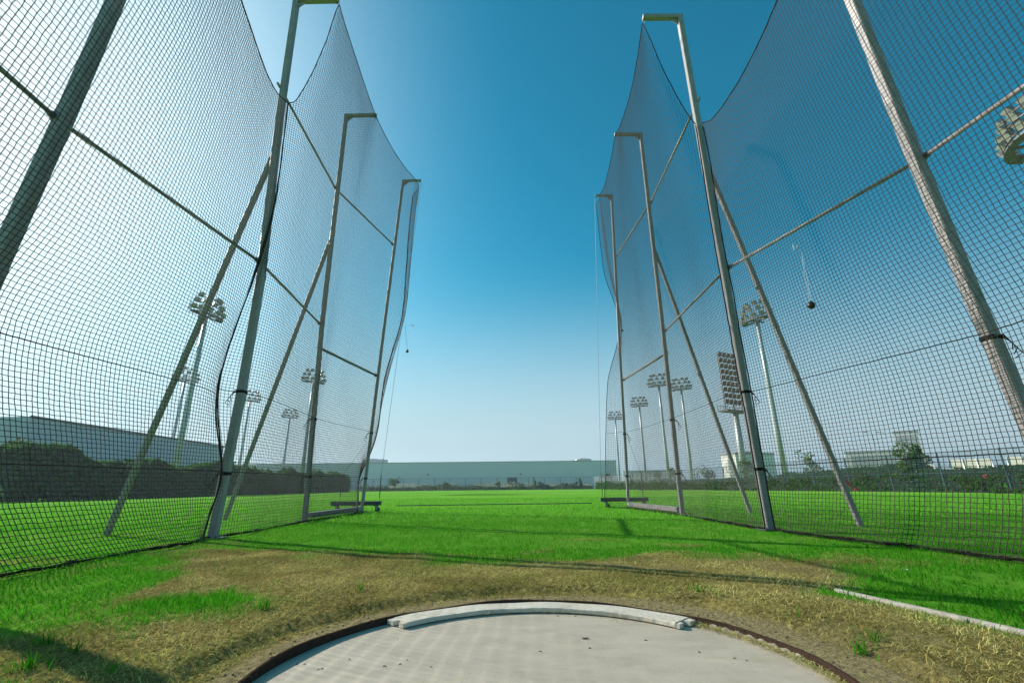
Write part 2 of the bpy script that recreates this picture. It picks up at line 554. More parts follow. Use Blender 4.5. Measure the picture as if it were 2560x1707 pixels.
DP = field([(-6.5, 6.5, 1.5, 5.4, 6600)],
           lambda x, y: (rng.random(len(x)) < dryness(x, y) * 1.1) & (rng.random(len(x)) > soil(x, y) * .93) & (clump(x, y, 4) > .22 + .38 * rng.random(len(x))))
def t0(x, y):
    w = np.clip((fbm(n1, x * 2.2 + 5, y * 3.0, 4) - .38) * 4, 0, 1)[:, None]
    g_ = np.clip((fbm(n3, x * 1.4 + 9, y * 1.6, 3) - .5) * 4, 0, .55)[:, None]
    c = np.array([[.30, .245, .075]]) * (1 - w) + np.array([[.66, .58, .21]]) * w
    return c * (1 - g_) + np.array([[.30, .36, .07]]) * g_
blades('grass', DP, .036, .0026, 1.9, t0, .7, M['straw'], 'dead straw coloured grass lying flat round the throwing circle', bend=.6, lo=.45, hi=.6)
# loose pale straw lying about, also along the right edge of the concrete
lp = field([(-5, 5, 1.5, 4.5, 160)], lambda x, y: dryness(x, y) > .5)
lp = np.concatenate([lp, lp + np.array([.02, .015, .004])])
a = rng.uniform(-.25, .75, 1300); r = CR - .015 - np.abs(rng.normal(0, .018, 1300))
lp2 = np.stack([CX + r * np.cos(a), CY + r * np.sin(a), np.full(1300, -.026)], 1)
a = rng.uniform(1.0, 1.9, 160); r = .93 - np.abs(rng.normal(0, .012, 160))
lp3 = np.stack([CX + r * np.cos(a), CY + r * np.sin(a), np.full(160, -.024)], 1)
blades('grass', np.concatenate([lp, lp2, lp3]), .055, .0018, 1.9, (.55, .50, .20), .45, M['straw'], 'loose pale straw stalks scattered round and over the edge of the concrete', bend=.46, lo=.88, hi=.26)

# ================================================================== THROWING CIRCLE
tcirc = thing('throwing_circle', (CX, CY, 0))
tag(tcirc, 'round grey concrete throwing circle sunk in a rusty steel rim', 'throwing circle')
n = 128
fm = bpy.data.materials.new('worn_concrete'); fm.use_nodes = True
nt = fm.node_tree; N = nt.nodes; L = nt.links
b = N['Principled BSDF']; b.inputs['Roughness'].default_value = .78
tc = N.new('ShaderNodeTexCoord')
base = ramp(nz(3.2, 10, (1, 2.2, 1)), (.30, (.40, .34, .26)), (.52, (.49, .42, .325)), (.75, (.56, .485, .385)))
stain = ramp(nz(2.1, 5, (1.2, 3.2, 1)), (.60, (0, 0, 0)), (.72, (1, 1, 1)))
ys = N.new('ShaderNodeRGB'); ys.outputs[0].default_value = (.42, .38, .19, 1)
sm = N.new('ShaderNodeMath'); sm.operation = 'MULTIPLY'; sm.inputs[1].default_value = .75
L.new(stain, sm.inputs[0])
c1 = mix(sm.outputs[0], base, ys.outputs[0])
speck = ramp(nz(90, 3), (.29, (1, 1, 1)), (.34, (0, 0, 0)))
dk = N.new('ShaderNodeRGB'); dk.outputs[0].default_value = (.20, .17, .14, 1)
c2 = mix(speck, c1, dk.outputs[0])
L.new(c2, b.inputs['Base Color'])
bp = N.new('ShaderNodeBump'); bp.inputs['Strength'].default_value = .25; bp.inputs['Distance'].default_value = .004
L.new(nz(60, 8), bp.inputs['Height']); L.new(bp.outputs[0], b.inputs['Normal'])
mb = MB()
o0 = 0
for k in range(n):
    a = 2 * math.pi * k / n
    mb.v.append((CR * math.cos(a), CR * math.sin(a), -.030))
for k in range(n):
    a = 2 * math.pi * k / n
    mb.v.append((CR * math.cos(a), CR * math.sin(a), -.14))
mb.f.append(tuple(range(n)))
for k in range(n): mb.f.append((k, k + n, (k + 1) % n + n, (k + 1) % n))
mb.build('concrete_floor', fm, tcirc)
mb = MB()
prof = [(CR - .009, -.032), (CR - .009, .006), (CR + .001, .007), (CR + .001, -.05)]
for k in range(n):
    a = 2 * math.pi * k / n
    dz = .004 * math.sin(a * 5) + .003 * math.sin(a * 11 + 1)
    lo = -.004
    for r, z in prof: mb.v.append((r * math.cos(a), r * math.sin(a), z + ((dz + lo) if z > 0 else 0)))
for k in range(n):
    for j in range(3):
        a = k * 4 + j; c = ((k + 1) % n) * 4 + j
        mb.f.append((a, a + 1, c + 1, c))
mb.build('steel_rim', M['rim'], tcirc)
# broken mortar lip along the right side
mb = MB(); NL = 60
for k in range(NL + 1):
    a = .18 + k * .0075
    w = .002 + .013 * float(fbm(n1, k * .21, 3.3, 3)) * math.sin(math.pi * k / NL) ** .5
    for r_, z in ((CR - .010, -.031), (CR - .010, -.012 + .004 * math.sin(k * .8)), (CR - .010 - w, -.016 + .004 * math.sin(k * 1.3)), (CR - .012 - w, -.031)):
        mb.v.append((r_ * math.cos(a), r_ * math.sin(a), z))
for k in range(NL):
    for j in range(3):
        q = k * 4 + j; mb.f.append((q, q + 1, q + 5, q + 4))
mb.build('mortar_lip', mat('crumbled_mortar', (.36, .33, .25), .9, noise=(30, .4, (.22, .19, .13))), tcirc)

# stop board: white arc with notched ends
st = thing('stop_board', (CX, CY, 0))
tag(st, 'white painted curved board lying inside the far edge of the throwing circle, ends notched', 'board')
mb = MB(); NB = 72
a0, a1 = math.radians(133.5), math.radians(42.0)
ri, ro = .918, CR - .013
zt, zb = -.004, -.026
for k in range(NB + 1):
    a = a0 + (a1 - a0) * k / NB
    w = .0012 * math.sin(k * 1.7) + .001 * math.sin(k * .61)
    for r, z in ((ri + .004, zb), (ri + w, zb + .004), (ri + w, zt - .003), (ri + .003, zt), (ro - .003, zt), (ro, zt - .003), (ro, zb)):
        mb.v.append((r * math.cos(a), r * math.sin(a), z + (.0012 * math.sin(k * .37) if z == zt else 0)))
for k in range(NB):
    for j in range(6):
        a = k * 7 + j; mb.f.append((a, a + 1, a + 8, a + 7))
mb.f.append(tuple(range(7))[::-1]); mb.f.append(tuple(NB * 7 + j for j in range(7)))
# end lugs (a notch is left between them)
for a, s in ((a0, 1), (a1, -1)):
    for r0, r1, ln in ((ri + .002, ri + .045, .024), (ri + .078, ro - .001, .040)):
        pts = []
        for z in (zb, zt - .002):
            for r, da in ((r0, 0), (r1, 0), (r1 - .006, ln), (r0 + .003, ln * .9)):
                aa = a + s * da / r; pts.append((r * math.cos(aa), r * math.sin(aa), z))
        mb.add(pts, [(0,3,2,1),(4,5,6,7),(0,1,5,4),(1,2,6,5),(2,3,7,6),(3,0,4,7)])
mb.build('board_top', M['board'], st)

# small finds on the concrete
x, y = on_ground(1463, 1596, -.03)
mb = MB()
pts = [(x + .016 * math.cos(t) * (1 + .2 * math.sin(3 * t)), y + .009 * math.sin(t), -.027 + .003 * math.cos(2 * t)) for t in np.linspace(0, 2 * math.pi, 14)[:-1]]
mb.v = pts + [(p[0], p[1], p[2] - .0015) for p in pts]
m_ = len(pts)
mb.f = [tuple(range(m_)), tuple(range(m_, 2 * m_))[::-1]] + [(i, i + m_, (i + 1) % m_ + m_, (i + 1) % m_) for i in range(m_)]
lf = mb.build('dry_leaf', mat('brown_leaf', (.10, .085, .06), .8)); tag(lf, 'small brown curled leaf lying on the concrete', 'leaf')
mb = MB()
for (px, py) in [(1080,1667),(1015,1650),(1000,1660),(965,1665),(760,1660),(790,1673),(806,1671),(715,1650),(740,1660),(1750,1630),(1832,1645),(1610,1600),(1870,1650),(1480,1620),(1440,1540),(1395,1540),(1540,1554),(1350,1628),(880,1648),(993,1598)]:
    x, y = on_ground(px + random.uniform(-6, 6), py, -.03)
    for q in range(random.choice((1, 1, 2))):
        a = random.random() * 6.28; l = random.uniform(.003, .009)
        mb.tube([(x - l * math.cos(a), y - l * math.sin(a), -.0285), (x, y, -.0275), (x + l * math.cos(a + .4), y + l * math.sin(a + .4), -.0283)], .0013, 5)
deb = mb.build('debris', M['bark']); tag(deb, 'dark crumbs and twigs scattered over the concrete', 'debris', kind='stuff')
# pebbles and clods in the dry ring
mb = MB()
for q in range(420):
    a = random.uniform(-.3, 3.5); r = CR + .02 + abs(random.gauss(0, .16))
    x = CX + r * math.cos(a); y = CY + r * math.sin(a)
    s = random.uniform(.002, .007)
    mb.sphere((x, y, float(gheight(x, y)) + s * .6), s, 6, (1, random.uniform(.6, 1), .7))
cl = mb.build('gravel', mat('soil_crumbs', (.20, .155, .10), .95)); tag(cl, 'soil crumbs and small pebbles in the bare ring round the rim', 'gravel', kind='stuff')
x, y = on_ground(635, 1510)
mb = MB(); mb.sphere((x, y, .012), .022, 9, (1, .7, .8))
sn = mb.build('stone', mat('black_stone', (.02, .02, .022), .6)); tag(sn, 'black stone at the tip of the bright green grass tongue', 'stone')
x, y = on_ground(2271, 1434)
mb = MB(); mb.obox((x, y, .03), (.006, .002, .001), (-.001, .005, .001), (0, -.001, .003))
sn = mb.build('litter', mat('crumpled_plastic', (.4, .47, .5), .5)); tag(sn, 'scrap of pale blue plastic in the green grass right of the circle', 'litter')

# pipe lying on the right
p0 = on_ground(2092, 1486); p1 = on_ground(2560, 1596)
d = Vector((p1[0] - p0[0], p1[1] - p0[1], 0)).normalized()
A = Vector((p0[0], p0[1], .02)); B = A + d * 1.9
pp = thing('pipe', A)
tag(pp, 'long dusty white plastic pipe lying in the grass right of the throwing circle', 'pipe')
mb = MB(); mb.tube([(0, 0, 0), d * .6 + Vector((0, 0, .002)), d * 1.2, d * 1.9], .0165, 14, cap=False)
mb.tube([(0, 0, 0), d * .004], .0155, 14); mb.build('tube', M['pvc'], pp, True)
mb = MB()
for t in (.083, .66): mb.tube([d * t, d * (t + .006)], .0173, 14); mb.build('mark', M['rope'], pp); mb = MB()

# ================================================================== CAGE
POLE = {'L1': [(-3.96, 6.42, -.05), (-3.91, 6.42, 1.83), (-3.91, 6.42, 3.72), (-4.07, 6.42, 6.9), (-4.15, 6.42, 9.7)],
        'L2': [(-4.03, 9.32, -.05), (-4.16, 9.32, 4.0), (-4.20, 9.32, 9.7)],
        'L3': [(-3.80, 12.02, -.05), (-3.62, 12.02, 4.5), (-3.37, 12.02, 9.75)],
        'L0': [(-4.58, 3.5, -.05), (-4.42, 3.5, 2.54), (-4.30, 3.5, 4.03), (-4.20, 3.5, 5.62), (-4.12, 3.5, 7.2)],
        'LB': [(-4.0, .3, -.05), (-4.0, .3, 7.2)],
        'R1': [(3.58, 6.83, -.05), (3.53, 6.83, 4.5), (3.49, 6.83, 9.7)],
        'R2': [(3.50, 10.03, -.05), (3.54, 10.03, 4.5), (3.55, 10.03, 9.66)],
        'R3': [(3.08, 12.89, -.05), (3.20, 12.89, 4.5), (3.36, 12.89, 9.75)],
        'R0': [(4.82, 4.18, -.05), (4.61, 4.18, 2.31), (4.49, 4.18, 4.03), (4.36, 4.18, 6.46), (4.32, 4.18, 7.2)],
        'RB': [(4.9, .9, -.05), (4.85, .9, 7.2)]}
TIP = {'L0': -3.25, 'L1': -3.33, 'L2': -3.42, 'L3': -2.81, 'R0': 3.40, 'R1': 2.74, 'R2': 2.84, 'R3': 2.81, 'LB': -3.2, 'RB': 4.05}
def pole_x(k, z):
    p = POLE[k]; return float(np.interp(z, [q[2] for q in p], [q[0] for q in p]))

def frame(side):
    s = -1 if side == 'L' else 1
    keys = [side + c for c in 'B0123']
    root = thing('cage_frame', (POLE[side + '1'][0][0], POLE[side + '1'][0][1], 0))
    off = Vector(root.location)
    def sub(pts): return [Vector(p) - off for p in pts]
    W = {'0': .115, '1': .105, '2': .085, '3': .072, 'B': .105}
    for k in keys:
        w = W[k[1]]
        mb = MB(); mb.sq(sub(POLE[k]), w, up=(0, 1, 0)); po = mb.build('pole', M['galv'], root)
        top = POLE[k][-1]; y = top[1]
        mb = MB(); mb.sq(sub([(top[0] + s * w * .5, y, top[2] + .0), (TIP[k] - 0 * s, y, top[2] + .01)]), w * .92, up=(0, 0, 1))
        arm = mb.build('arm', M['galv'], root)
        mb = MB(); xg, zg = top[0] - s * w * .5, top[2] - w * .46
        g_ = [(xg, y + e, zg) for e in (-.006, .006)] + [(xg - s * .16, y + e, zg) for e in (-.006, .006)] + [(xg, y + e, zg - .16) for e in (-.006, .006)]
        mb.add([Vector(q) - off for q in g_], [(0, 2, 4), (1, 5, 3), (2, 3, 5, 4), (0, 1, 3, 2), (0, 4, 5, 1)]); mb.build('gusset', M['galv'], po)
        mb = MB(); bx = POLE[k][0][0]
        mb.obox(Vector((bx, y, .008)) - off, (.13, 0, 0), (0, .13, 0), (0, 0, .008))
        for ex in (-.095, .095):
            for ey in (-.095, .095): mb.tube([Vector((bx + ex, y + ey, .01)) - off, Vector((bx + ex, y + ey, .045)) - off], .011, 6)
        mb.build('base_plate', M['galv_dark'], po)
        mb = MB(); c = Vector((TIP[k] + s * .02, y, top[2] - w * .46)) - off
        mb.tube([c, c + Vector((.012, 0, -.04)), c + Vector((.0, 0, -.075)), c + Vector((-.012, 0, -.04)), c], .006, 6)
        mb.build('hook', M['galv_dark'], arm)
        # clamp band and rope knots on the pole
        for z in (.82, 1.95):
            mb = MB(); x = pole_x(k, z); mb.sq(sub([(x, y, z - .02), (x, y, z + .02)]), w + .014, up=(0, 1, 0))
            for q in range(3):
                mb.tube(sub([(x + s * .05, y - .07, z - .02 + .02 * q), (x + s * (.09 + .03 * q), y - .09, z - .07 - .05 * q), (x + s * .08, y - .08, z - .14 - .04 * q)]), .005, 5)
            mb.build('rope_lashing', M['rope'], po)
    def bar(a, b, za, ea=0, eb=0, r=.023):
        pa = Vector((pole_x(a, za) + s * .05, POLE[a][0][1], za)); pb = Vector((pole_x(b, za) + s * .05, POLE[b][0][1], za))
        d = (pb - pa).normalized(); pa = pa - d * ea; pb = pb + d * eb
        mb = MB(); mb.tube([pa - off, pb - off], r, 12); cb = mb.build('crossbar', M['galv'], root, True)
        for p, q in ((pa + d * (ea + .06), 1), (pb - d * (eb + .06), -1)):
            mb = MB(); mb.tube([p - off - d * .03, p - off + d * .03], r + .012, 10); mb.tube([p - off + Vector((0, 0, r + .02)), p - off - Vector((0, 0, r + .025))], .009, 6)
            mb.build('clamp', M['galv_dark'], cb)
    bar(side + 'B', side + '0', 4.03); bar(side + '0', side + '1', 4.03); bar(side + '1', side + '2', 4.03)
    bar(side + '1', side + '2', 7.5, .13); bar(side + '2', side + '3', 7.5); bar(side + '2', side + '3', 3.5, r=.030)
    # raking braces
    for k, foot in ((side + '1', ((-5.9 if s < 0 else 5.03), 7.05, -.05)), (side + '2', ((-5.87 if s < 0 else 5.11), (9.8 if s < 0 else 10.4), -.05))):
        mb = MB(); mb.sq(sub([foot, (pole_x(k, 6.1) + s * .04, POLE[k][0][1] + .02, 6.1)]), .072, up=(0, 1, 0))
        mb.build('brace', M['galv'], root)
    # gate sill between the two outer poles
    a, b_ = POLE[side + '2'][0], POLE[side + '3'][0]
    mb = MB(); mb.sq(sub([(a[0] - s * .02, a[1] + .12, .10), (b_[0], b_[1] - .05, .10)]), .10, up=(0, 0, 1)); mb.build('gate_sill', M['galv'], root)
    # wheeled foot beam under the end pole
    px3 = POLE[side + '3'][0][0]; y3 = POLE[side + '3'][0][1]
    xa, xb = (-4.62, -3.36) if s < 0 else (2.36, 3.65)
    yb = y3 + .12
    mb = MB(); mb.sq(sub([(xa, yb, .215), (xb, yb, .215)]), .10, up=(0, 0, 1)); beam = mb.build('foot_beam', M['galv_dark'], root)
    for x in (xa + .13, xb - .13):
        mb = MB()
        mb.obox(Vector((x, yb, .158)) - off, (.055, 0, 0), (0, .05, 0), (0, 0, .008))
        mb.obox(Vector((x + .03, yb - .035, .11)) - off, (.03, 0, .012), (0, .003, 0), (-.01, 0, .05))
        mb.obox(Vector((x + .03, yb + .035, .11)) - off, (.03, 0, .012), (0, .003, 0), (-.01, 0, .05))
        cf = mb.build('caster', M['galv'], root)
        mb = MB(); c = Vector((x + .05, yb, .058)) - off
        mb.tube([c + Vector((0, -.022, 0)), c + Vector((0, .022, 0))], .062, 20); mb.build('wheel', M['rubber'], cf)
    # guy wires from the arm and the pole to the foot beam, with turnbuckles
    tipx = TIP[side + '3']
    for (xt, zt_, x) in ((tipx, 9.7, (xb - .05) if s < 0 else (xa + .06)), (pole_x(side + '3', 3.4) + s * .04, 1.9, (xa + .2) if s < 0 else (xb - .12))):
        mb = MB(); mb.tube(sub([(xt, yb - .05, zt_), (x, yb, .9)]), .0045, 5); g = mb.build('guy_wire', M['galv_dark'], root)
        mb = MB(); mb.tube(sub([(x, yb, .92), (x, yb, .82), (x, yb, .50), (x, yb, .29)]), [.006, .014, .014, .006], 8); mb.build('turnbuckle', M['galv_dark'], g)
    return root
fl = frame('L'); tag(fl, 'left half of the galvanised steel throwing cage frame, standing against the bright sky', 'cage frame', 'frames of the throwing cage')
fr = frame('R'); tag(fr, 'right half of the galvanised steel throwing cage frame, sunlit on its left faces', 'cage frame', 'frames of the throwing cage')

# ---------------------------------------------------------------- nets
def catmull(P, t):
    """P (n,...) control values, t float array in 0..n-1"""
    P = np.asarray(P, float); n = len(P)
    i = np.clip(np.floor(t).astype(int), 0, n - 2); f = (t - i)
    sh = (len(t),) + (1,) * (P.ndim - 1); f = f.reshape(sh)
    p1 = P[i]; p2 = P[i + 1]
    p0 = np.where((i > 0).reshape(sh), P[np.maximum(i - 1, 0)], 2 * p1 - p2)
    p3 = np.where((i < n - 2).reshape(sh), P[np.minimum(i + 2, n - 1)], 2 * p2 - p1)
    return .5 * ((2 * p1) + (-p0 + p2) * f + (2 * p0 - 5 * p1 + 4 * p2 - p3) * f ** 2 + (-p0 + 3 * p1 - 3 * p2 + p3) * f ** 3)

def even(P, cell):
    """parameters along control rows so that strands come out about one cell apart"""
    n = len(P); t = np.linspace(0, n - 1, 60 * n)
    q = catmull(P, t); d = np.sqrt((np.diff(q, axis=0) ** 2).sum(-1))
    d = d.mean(1) if d.ndim > 1 else d
    s = np.concatenate([[0], np.cumsum(d)]); m = max(2, int(round(s[-1] / cell)))
    return np.interp(np.linspace(0, s[-1], m + 1), s, t)

def strands(G, r, ok):
    """three-sided twines along every row of node grid G (a, b, 3); ok marks the nodes that exist"""
    a, b, _ = G.shape
    d = np.gradient(G, axis=1); d /= np.linalg.norm(d, axis=2, keepdims=True) + 1e-9
    ref = np.array([.31, .22, .93]) if abs(d[..., 2]).mean() < .6 else np.array([.8, -.6, .1])
    e1 = np.cross(d, ref); e1 /= np.linalg.norm(e1, axis=2, keepdims=True) + 1e-9
    e2 = np.cross(d, e1)
    V = np.stack([G + r * (math.cos(q) * e1 + math.sin(q) * e2) for q in (0, 2.094, 4.189)], 2)   # a,b,3,3
    idx = np.arange(a * b * 3).reshape(a, b, 3)
    m_ = (ok[:, :-1] & ok[:, 1:])
    Qs = []
    for k in range(3):
        Qs.append(np.stack([idx[:, :-1, k], idx[:, :-1, (k + 1) % 3], idx[:, 1:, (k + 1) % 3], idx[:, 1:, k]], -1)[m_])
    V = V.reshape(-1, 3); Q = np.concatenate(Qs)
    used = np.unique(Q); rm = np.zeros(len(V), int); rm[used] = np.arange(len(used))
    return V[used], rm[Q]

def net(ctrl, label, tops, cell=.047, r=.0037, seed=1, ropes=(), hem=True, wob=.008, holes=(), edge_r=.009):
    """ctrl[col][row] = xyz, rows from the ground up; tops[col] = height where the net is cut by its head rope"""
    P = np.array(ctrl, float)                  # cols, rows, 3
    tops = np.array(tops, float)
    d_ = np.sqrt((np.diff(P, axis=0) ** 2).sum(-1)).mean(1); s_ = np.concatenate([[0], np.cumsum(d_)])
    m_ = int(s_[-1] / .12); q_ = np.linspace(0, s_[-1], m_ + 1)
    P = np.stack([[np.interp(q_, s_, P[:, i, j]) for j in range(3)] for i in range(P.shape[1])]).transpose(2, 0, 1)
    tops = np.interp(q_, s_, tops)
    w_ = (1 - (np.clip(P[..., 2] / 9.62, 0, 1)) ** 5)[..., None]
    for _ in range(5):
        S_ = P.copy(); S_[1:-1] = (P[:-2] + 2 * P[1:-1] + P[2:]) / 4
        P = P + (S_ - P) * w_
    tu = even(P, cell)
    G = catmull(P, tu)                          # U, rows, 3
    top = np.interp(tu, np.arange(len(P)), tops)
    G = np.swapaxes(G, 0, 1)                    # rows, U, 3
    tv = even(G, cell)
    G = catmull(G, tv)                          # Vn, U, 3
    nv, nu, _ = G.shape
    f = make_noise(seed + 40); g = make_noise(seed + 41)
    ii, jj = np.meshgrid(np.arange(nv), np.arange(nu), indexing='ij')
    edge = np.minimum(1, np.minimum(ii, nv - 1 - ii) / 10)
    G[..., 0] += (fbm(f, ii / 34, jj / 24, 2) - .5) * wob * 7 * edge
    G[..., 1] += (fbm(g, ii / 20, jj / 12, 3) - .5) * wob * 2.6 * edge
    G[..., 2] += (fbm(f, ii / 12 + 20, jj / 10, 3) - .5) * wob * 2.2 * edge
    for q in range(3): G[..., q] += rng.normal(0, .0016, (nv, nu))
    G[..., 2] = np.maximum(G[..., 2], .004)
    for (hi, hj) in holes:                      # torn cells: neighbours pulled apart
        i0, j0 = int(hi * nv), int(hj * nu)
        c0 = G[i0, j0].copy()
        for a in range(-3, 4):
            for b_ in range(-3, 4):
                i_, j_ = i0 + a, j0 + b_
                if 0 < i_ < nv - 1 and 0 < j_ < nu - 1:
                    w = max(0, 1 - math.hypot(a, b_) / 4) * .2
                    G[i_, j_] += (G[i_, j_] - c0) * w
    ok = G[..., 2] <= top[None, :] + .01
    for (hi, hj) in holes: ok[int(hi * nv), int(hj * nu)] = False
    V1, Q1 = strands(G, r, ok)
    V2, Q2 = strands(np.swapaxes(G, 0, 1), r, ok.T)
    root = thing('safety_net', tuple(G[0, nu // 2]))
    off = np.array(G[0, nu // 2])
    root['label'] = label; root['category'] = 'net'; root['group'] = 'nets of the throwing cage'
    np_mesh('mesh', np.concatenate([V1, V2]) - off, np.concatenate([Q1, Q2 + len(V1)]), M['net'], root)
    def rope(L_, rad, name):
        mb = MB(); mb.tube([Vector(p) - Vector(off) for p in L_], rad, 6); return mb.build(name, M['rope'], root, True)
    head = []
    for j in range(nu):
        zc_ = G[:, j, 2]; t_ = min(top[j], zc_[-1])
        head.append([float(np.interp(t_, zc_, G[:, j, q])) for q in range(3)])
    rope(head, .009, 'head_rope')
    rope([p for p, o_ in zip(G[:, -1], ok[:, -1]) if o_][::2], edge_r, 'edge_rope')
    rope([p for p, o_ in zip(G[:, 0], ok[:, 0]) if o_][::2], .010, 'edge_rope')
    zs = G[:, nu // 2, 2]
    for z in ropes:
        i = int(np.argmin(np.abs(zs - z))); rope(G[i] + np.array([0, 0, .004]), .0048, 'tie_rope')
    if hem:
        L_ = G[0].copy(); mb = MB(); off_v = Vector(off)
        for q in range(3):
            pts = []
            for k_, p in enumerate(L_[::2]):
                pts.append(Vector((p[0] + .020 * math.sin(k_ * .9 + q * 2) + .02 * (q - 1) + random.uniform(-.012, .012),
                                   p[1], .006 + .016 * abs(math.sin(k_ * .47 + q * 1.3)) + random.uniform(0, .01))) - off_v)
            mb.tube(pts, [random.uniform(.004, .012) for _ in pts], 6)
        mb.build('hem', M['hem'], root)
    return root, G

LV = [0, .3, .85, 1.95, 3.5, 5.2, 7.0, 8.5, 9.74]           # control heights of a full-height column
def col(xs, ys, zs): return [(x, y, z) for x, y, z in zip(xs, ys, zs)]
def lv(top):                                                 # same low levels, upper ones squeezed under a lower top edge
    z = [0, .3, .85, 1.95]; k = (top - 1.95) / (9.62 - 1.95)
    return z + [1.95 + (q - 1.95) * k for q in LV[4:]]
PROF = [.20, .14, .08, .10, .30, .52, .76, .92, 1.0]         # share of the arm length the net hangs inward

def span_col(side, y, top, poleline, tipx, prof=PROF, push=0.0, dy=0):
    zs = lv(top); out = []
    for z, p in zip(zs, prof):
        fz = min(1, z / 9.62)
        pr = float(np.interp(z, LV, prof))
        xp = poleline(z)
        x = xp + (tipx - xp) * pr + push * math.sin(math.pi * fz)
        out.append((x, y + dy, z))
    return out

def px_curve(pts, Y):
    w = [at_y(px, py, Y) for px, py in pts]
    z = np.array([q[2] for q in w]); x = np.array([q[0] for q in w]); o = np.argsort(z)
    return lambda zz: float(np.interp(zz, z[o], x[o]))

seamL = px_curve([(715,285),(707,381),(686,512),(651,642),(615,751),(577,849),(550,947),(541,1012),(544,1110),(557,1213),(539,1241),(525,1273),(506,1353)], 6.28)
edgeL = px_curve([(1052,452),(1039,577),(1032,697),(1023,795),(990,903),(969,1001),(952,1067),(909,1132),(898,1197),(893,1252),(872,1268)], 12.1)
edgeR = px_curve([(1489,484),(1495,560),(1507,669),(1538,756),(1550,800),(1549,829),(1541,882),(1517,962),(1514,1020),(1517,1074),(1510,1145),(1515,1186),(1504,1226),(1526,1268)], 12.95)

def lerpline(a, b, f): return lambda z: pole_x(a, z) * (1 - f) + pole_x(b, z) * f
colL0 = [(seamL(z), 6.28, z) for z in lv(7.03)]
PROF1 = [.14, .10, .06, .06, .10, .16, .34, .72, 1.0]      # beside the main pole the net stays close to the pole
def seam_to_tip(side, seam, top0, tip, y0, y1, ybot, k, pts, n=5):
    """columns from the seam on the main pole to the arm tip; the head rope is the curve pts (photo px)"""
    out = []; tops = []
    cu = [top0] + [at_y(px, py, y0 + (y1 - y0) * (i + 1) / (len(pts) + 1)) for i, (px, py) in enumerate(pts)] + [tip]
    cu = np.array(cu); tt = np.linspace(0, len(cu) - 1, n + 1)
    cu = catmull(cu, tt)
    for i in range(1, n + 1):
        f = i / n; T = cu[i]; c = []
        f = (T[0] - top0[0]) / (tip[0] - top0[0])
        for z in LV:
            xm = pole_x(k, z) + (tip[0] - pole_x(k, z)) * float(np.interp(z, LV, PROF1))
            x = seam(min(z, top0[2])) * (1 - f) + xm * f
            h_ = min(1, z / T[2])
            x = x * (1 - h_ ** 2) + T[0] * h_ ** 2
            y = (y0 + (ybot - y0) * f) * (1 - h_) + T[1] * h_
            c.append((x, y, z))
        out.append(c); tops.append(T[2])
    return out, tops
def span(side, ka, kb, y0bot, n, sag, push, first=None):
    ya, yb = POLE[ka][0][1], POLE[kb][0][1]; out = []; tops = []
    for i in range(1, n + 1):
        f = i / n; tops.append(9.64 - sag * 4 * f * (1 - f)); c = []
        for z in LV:
            h_ = z / 9.62
            y = (y0bot + (yb - y0bot) * f) * (1 - h_) + (ya + (yb - ya) * f) * h_
            fl = (y - ya) / (yb - ya)
            xp = pole_x(ka, z) * (1 - fl) + pole_x(kb, z) * fl
            xt = TIP[ka] * (1 - f) + TIP[kb] * f
            pr = float(np.interp(z, LV, PROF))
            x = xp + (xt - xp) * pr
            if first is not None:
                x1 = float(np.interp(z, [q[2] for q in first], [q[0] for q in first]))
                x = x1 + (x - x1) * f ** 1.1
            c.append((x + push * math.sin(math.pi * h_) * math.sin(math.pi * f), y, z))
        out.append(c)
    return out, tops
colL = [[(seamL(min(z, 7.03)), 6.28, z) for z in LV]]; topsL = [7.03]
s1 = seam_to_tip('L', seamL, (seamL(7.03), 6.28, 7.03), (TIP['L1'], 6.42, 9.68), 6.28, 6.42, 6.95, 'L1', [(742,254),(780,188),(816,107)])
for c_, t_ in (s1, span('L', 'L1', 'L2', 6.95, 6, .10, -.04, s1[0][-1]), span('L', 'L2', 'L3', 9.32, 6, .22, -.10)):
    colL += c_; topsL += t_
colL = colL[:-1] + [[(edgeL(z), 12.02, z) for z in LV], [(edgeL(z) - (.03 if z < 2.2 else .12), 12.18, z) for z in LV],
                    [(edgeL(z) - (.05 if z < 2.2 else .26), 12.26, z) for z in LV]]
topsL = topsL[:-1] + [9.56, 9.5, 9.42]
net(colL, 'left front net, tall dark mesh hung from the three arms nearest the field', topsL, seed=1, ropes=(1.95, .85), edge_r=.016)
seamR = lambda z: pole_x('R1', min(z, 6.95)) - .085
colR = [[(seamR(z), 6.78, z) for z in LV]]; topsR = [6.95]
s1 = seam_to_tip('R', seamR, (seamR(6.95), 6.78, 6.95), (TIP['R1'], 6.83, 9.68), 6.78, 6.83, 7.4, 'R1', [(1712,283),(1674,214),(1640,138)])
for c_, t_ in (s1, span('R', 'R1', 'R2', 7.4, 6, .42, .04, s1[0][-1]), span('R', 'R2', 'R3', 10.03, 6, .40, .10)):
    colR += c_; topsR += t_
colR = colR[:-1] + [[(edgeR(z) + .10, 12.82, z) for z in LV], [(edgeR(z), 12.98, z) for z in LV]]
topsR = topsR[:-1] + [9.58, 9.52]
net(colR, 'right front net, sunlit tan mesh hung from the three arms nearest the field', topsR, r=.0033, seed=2, ropes=(1.95,))

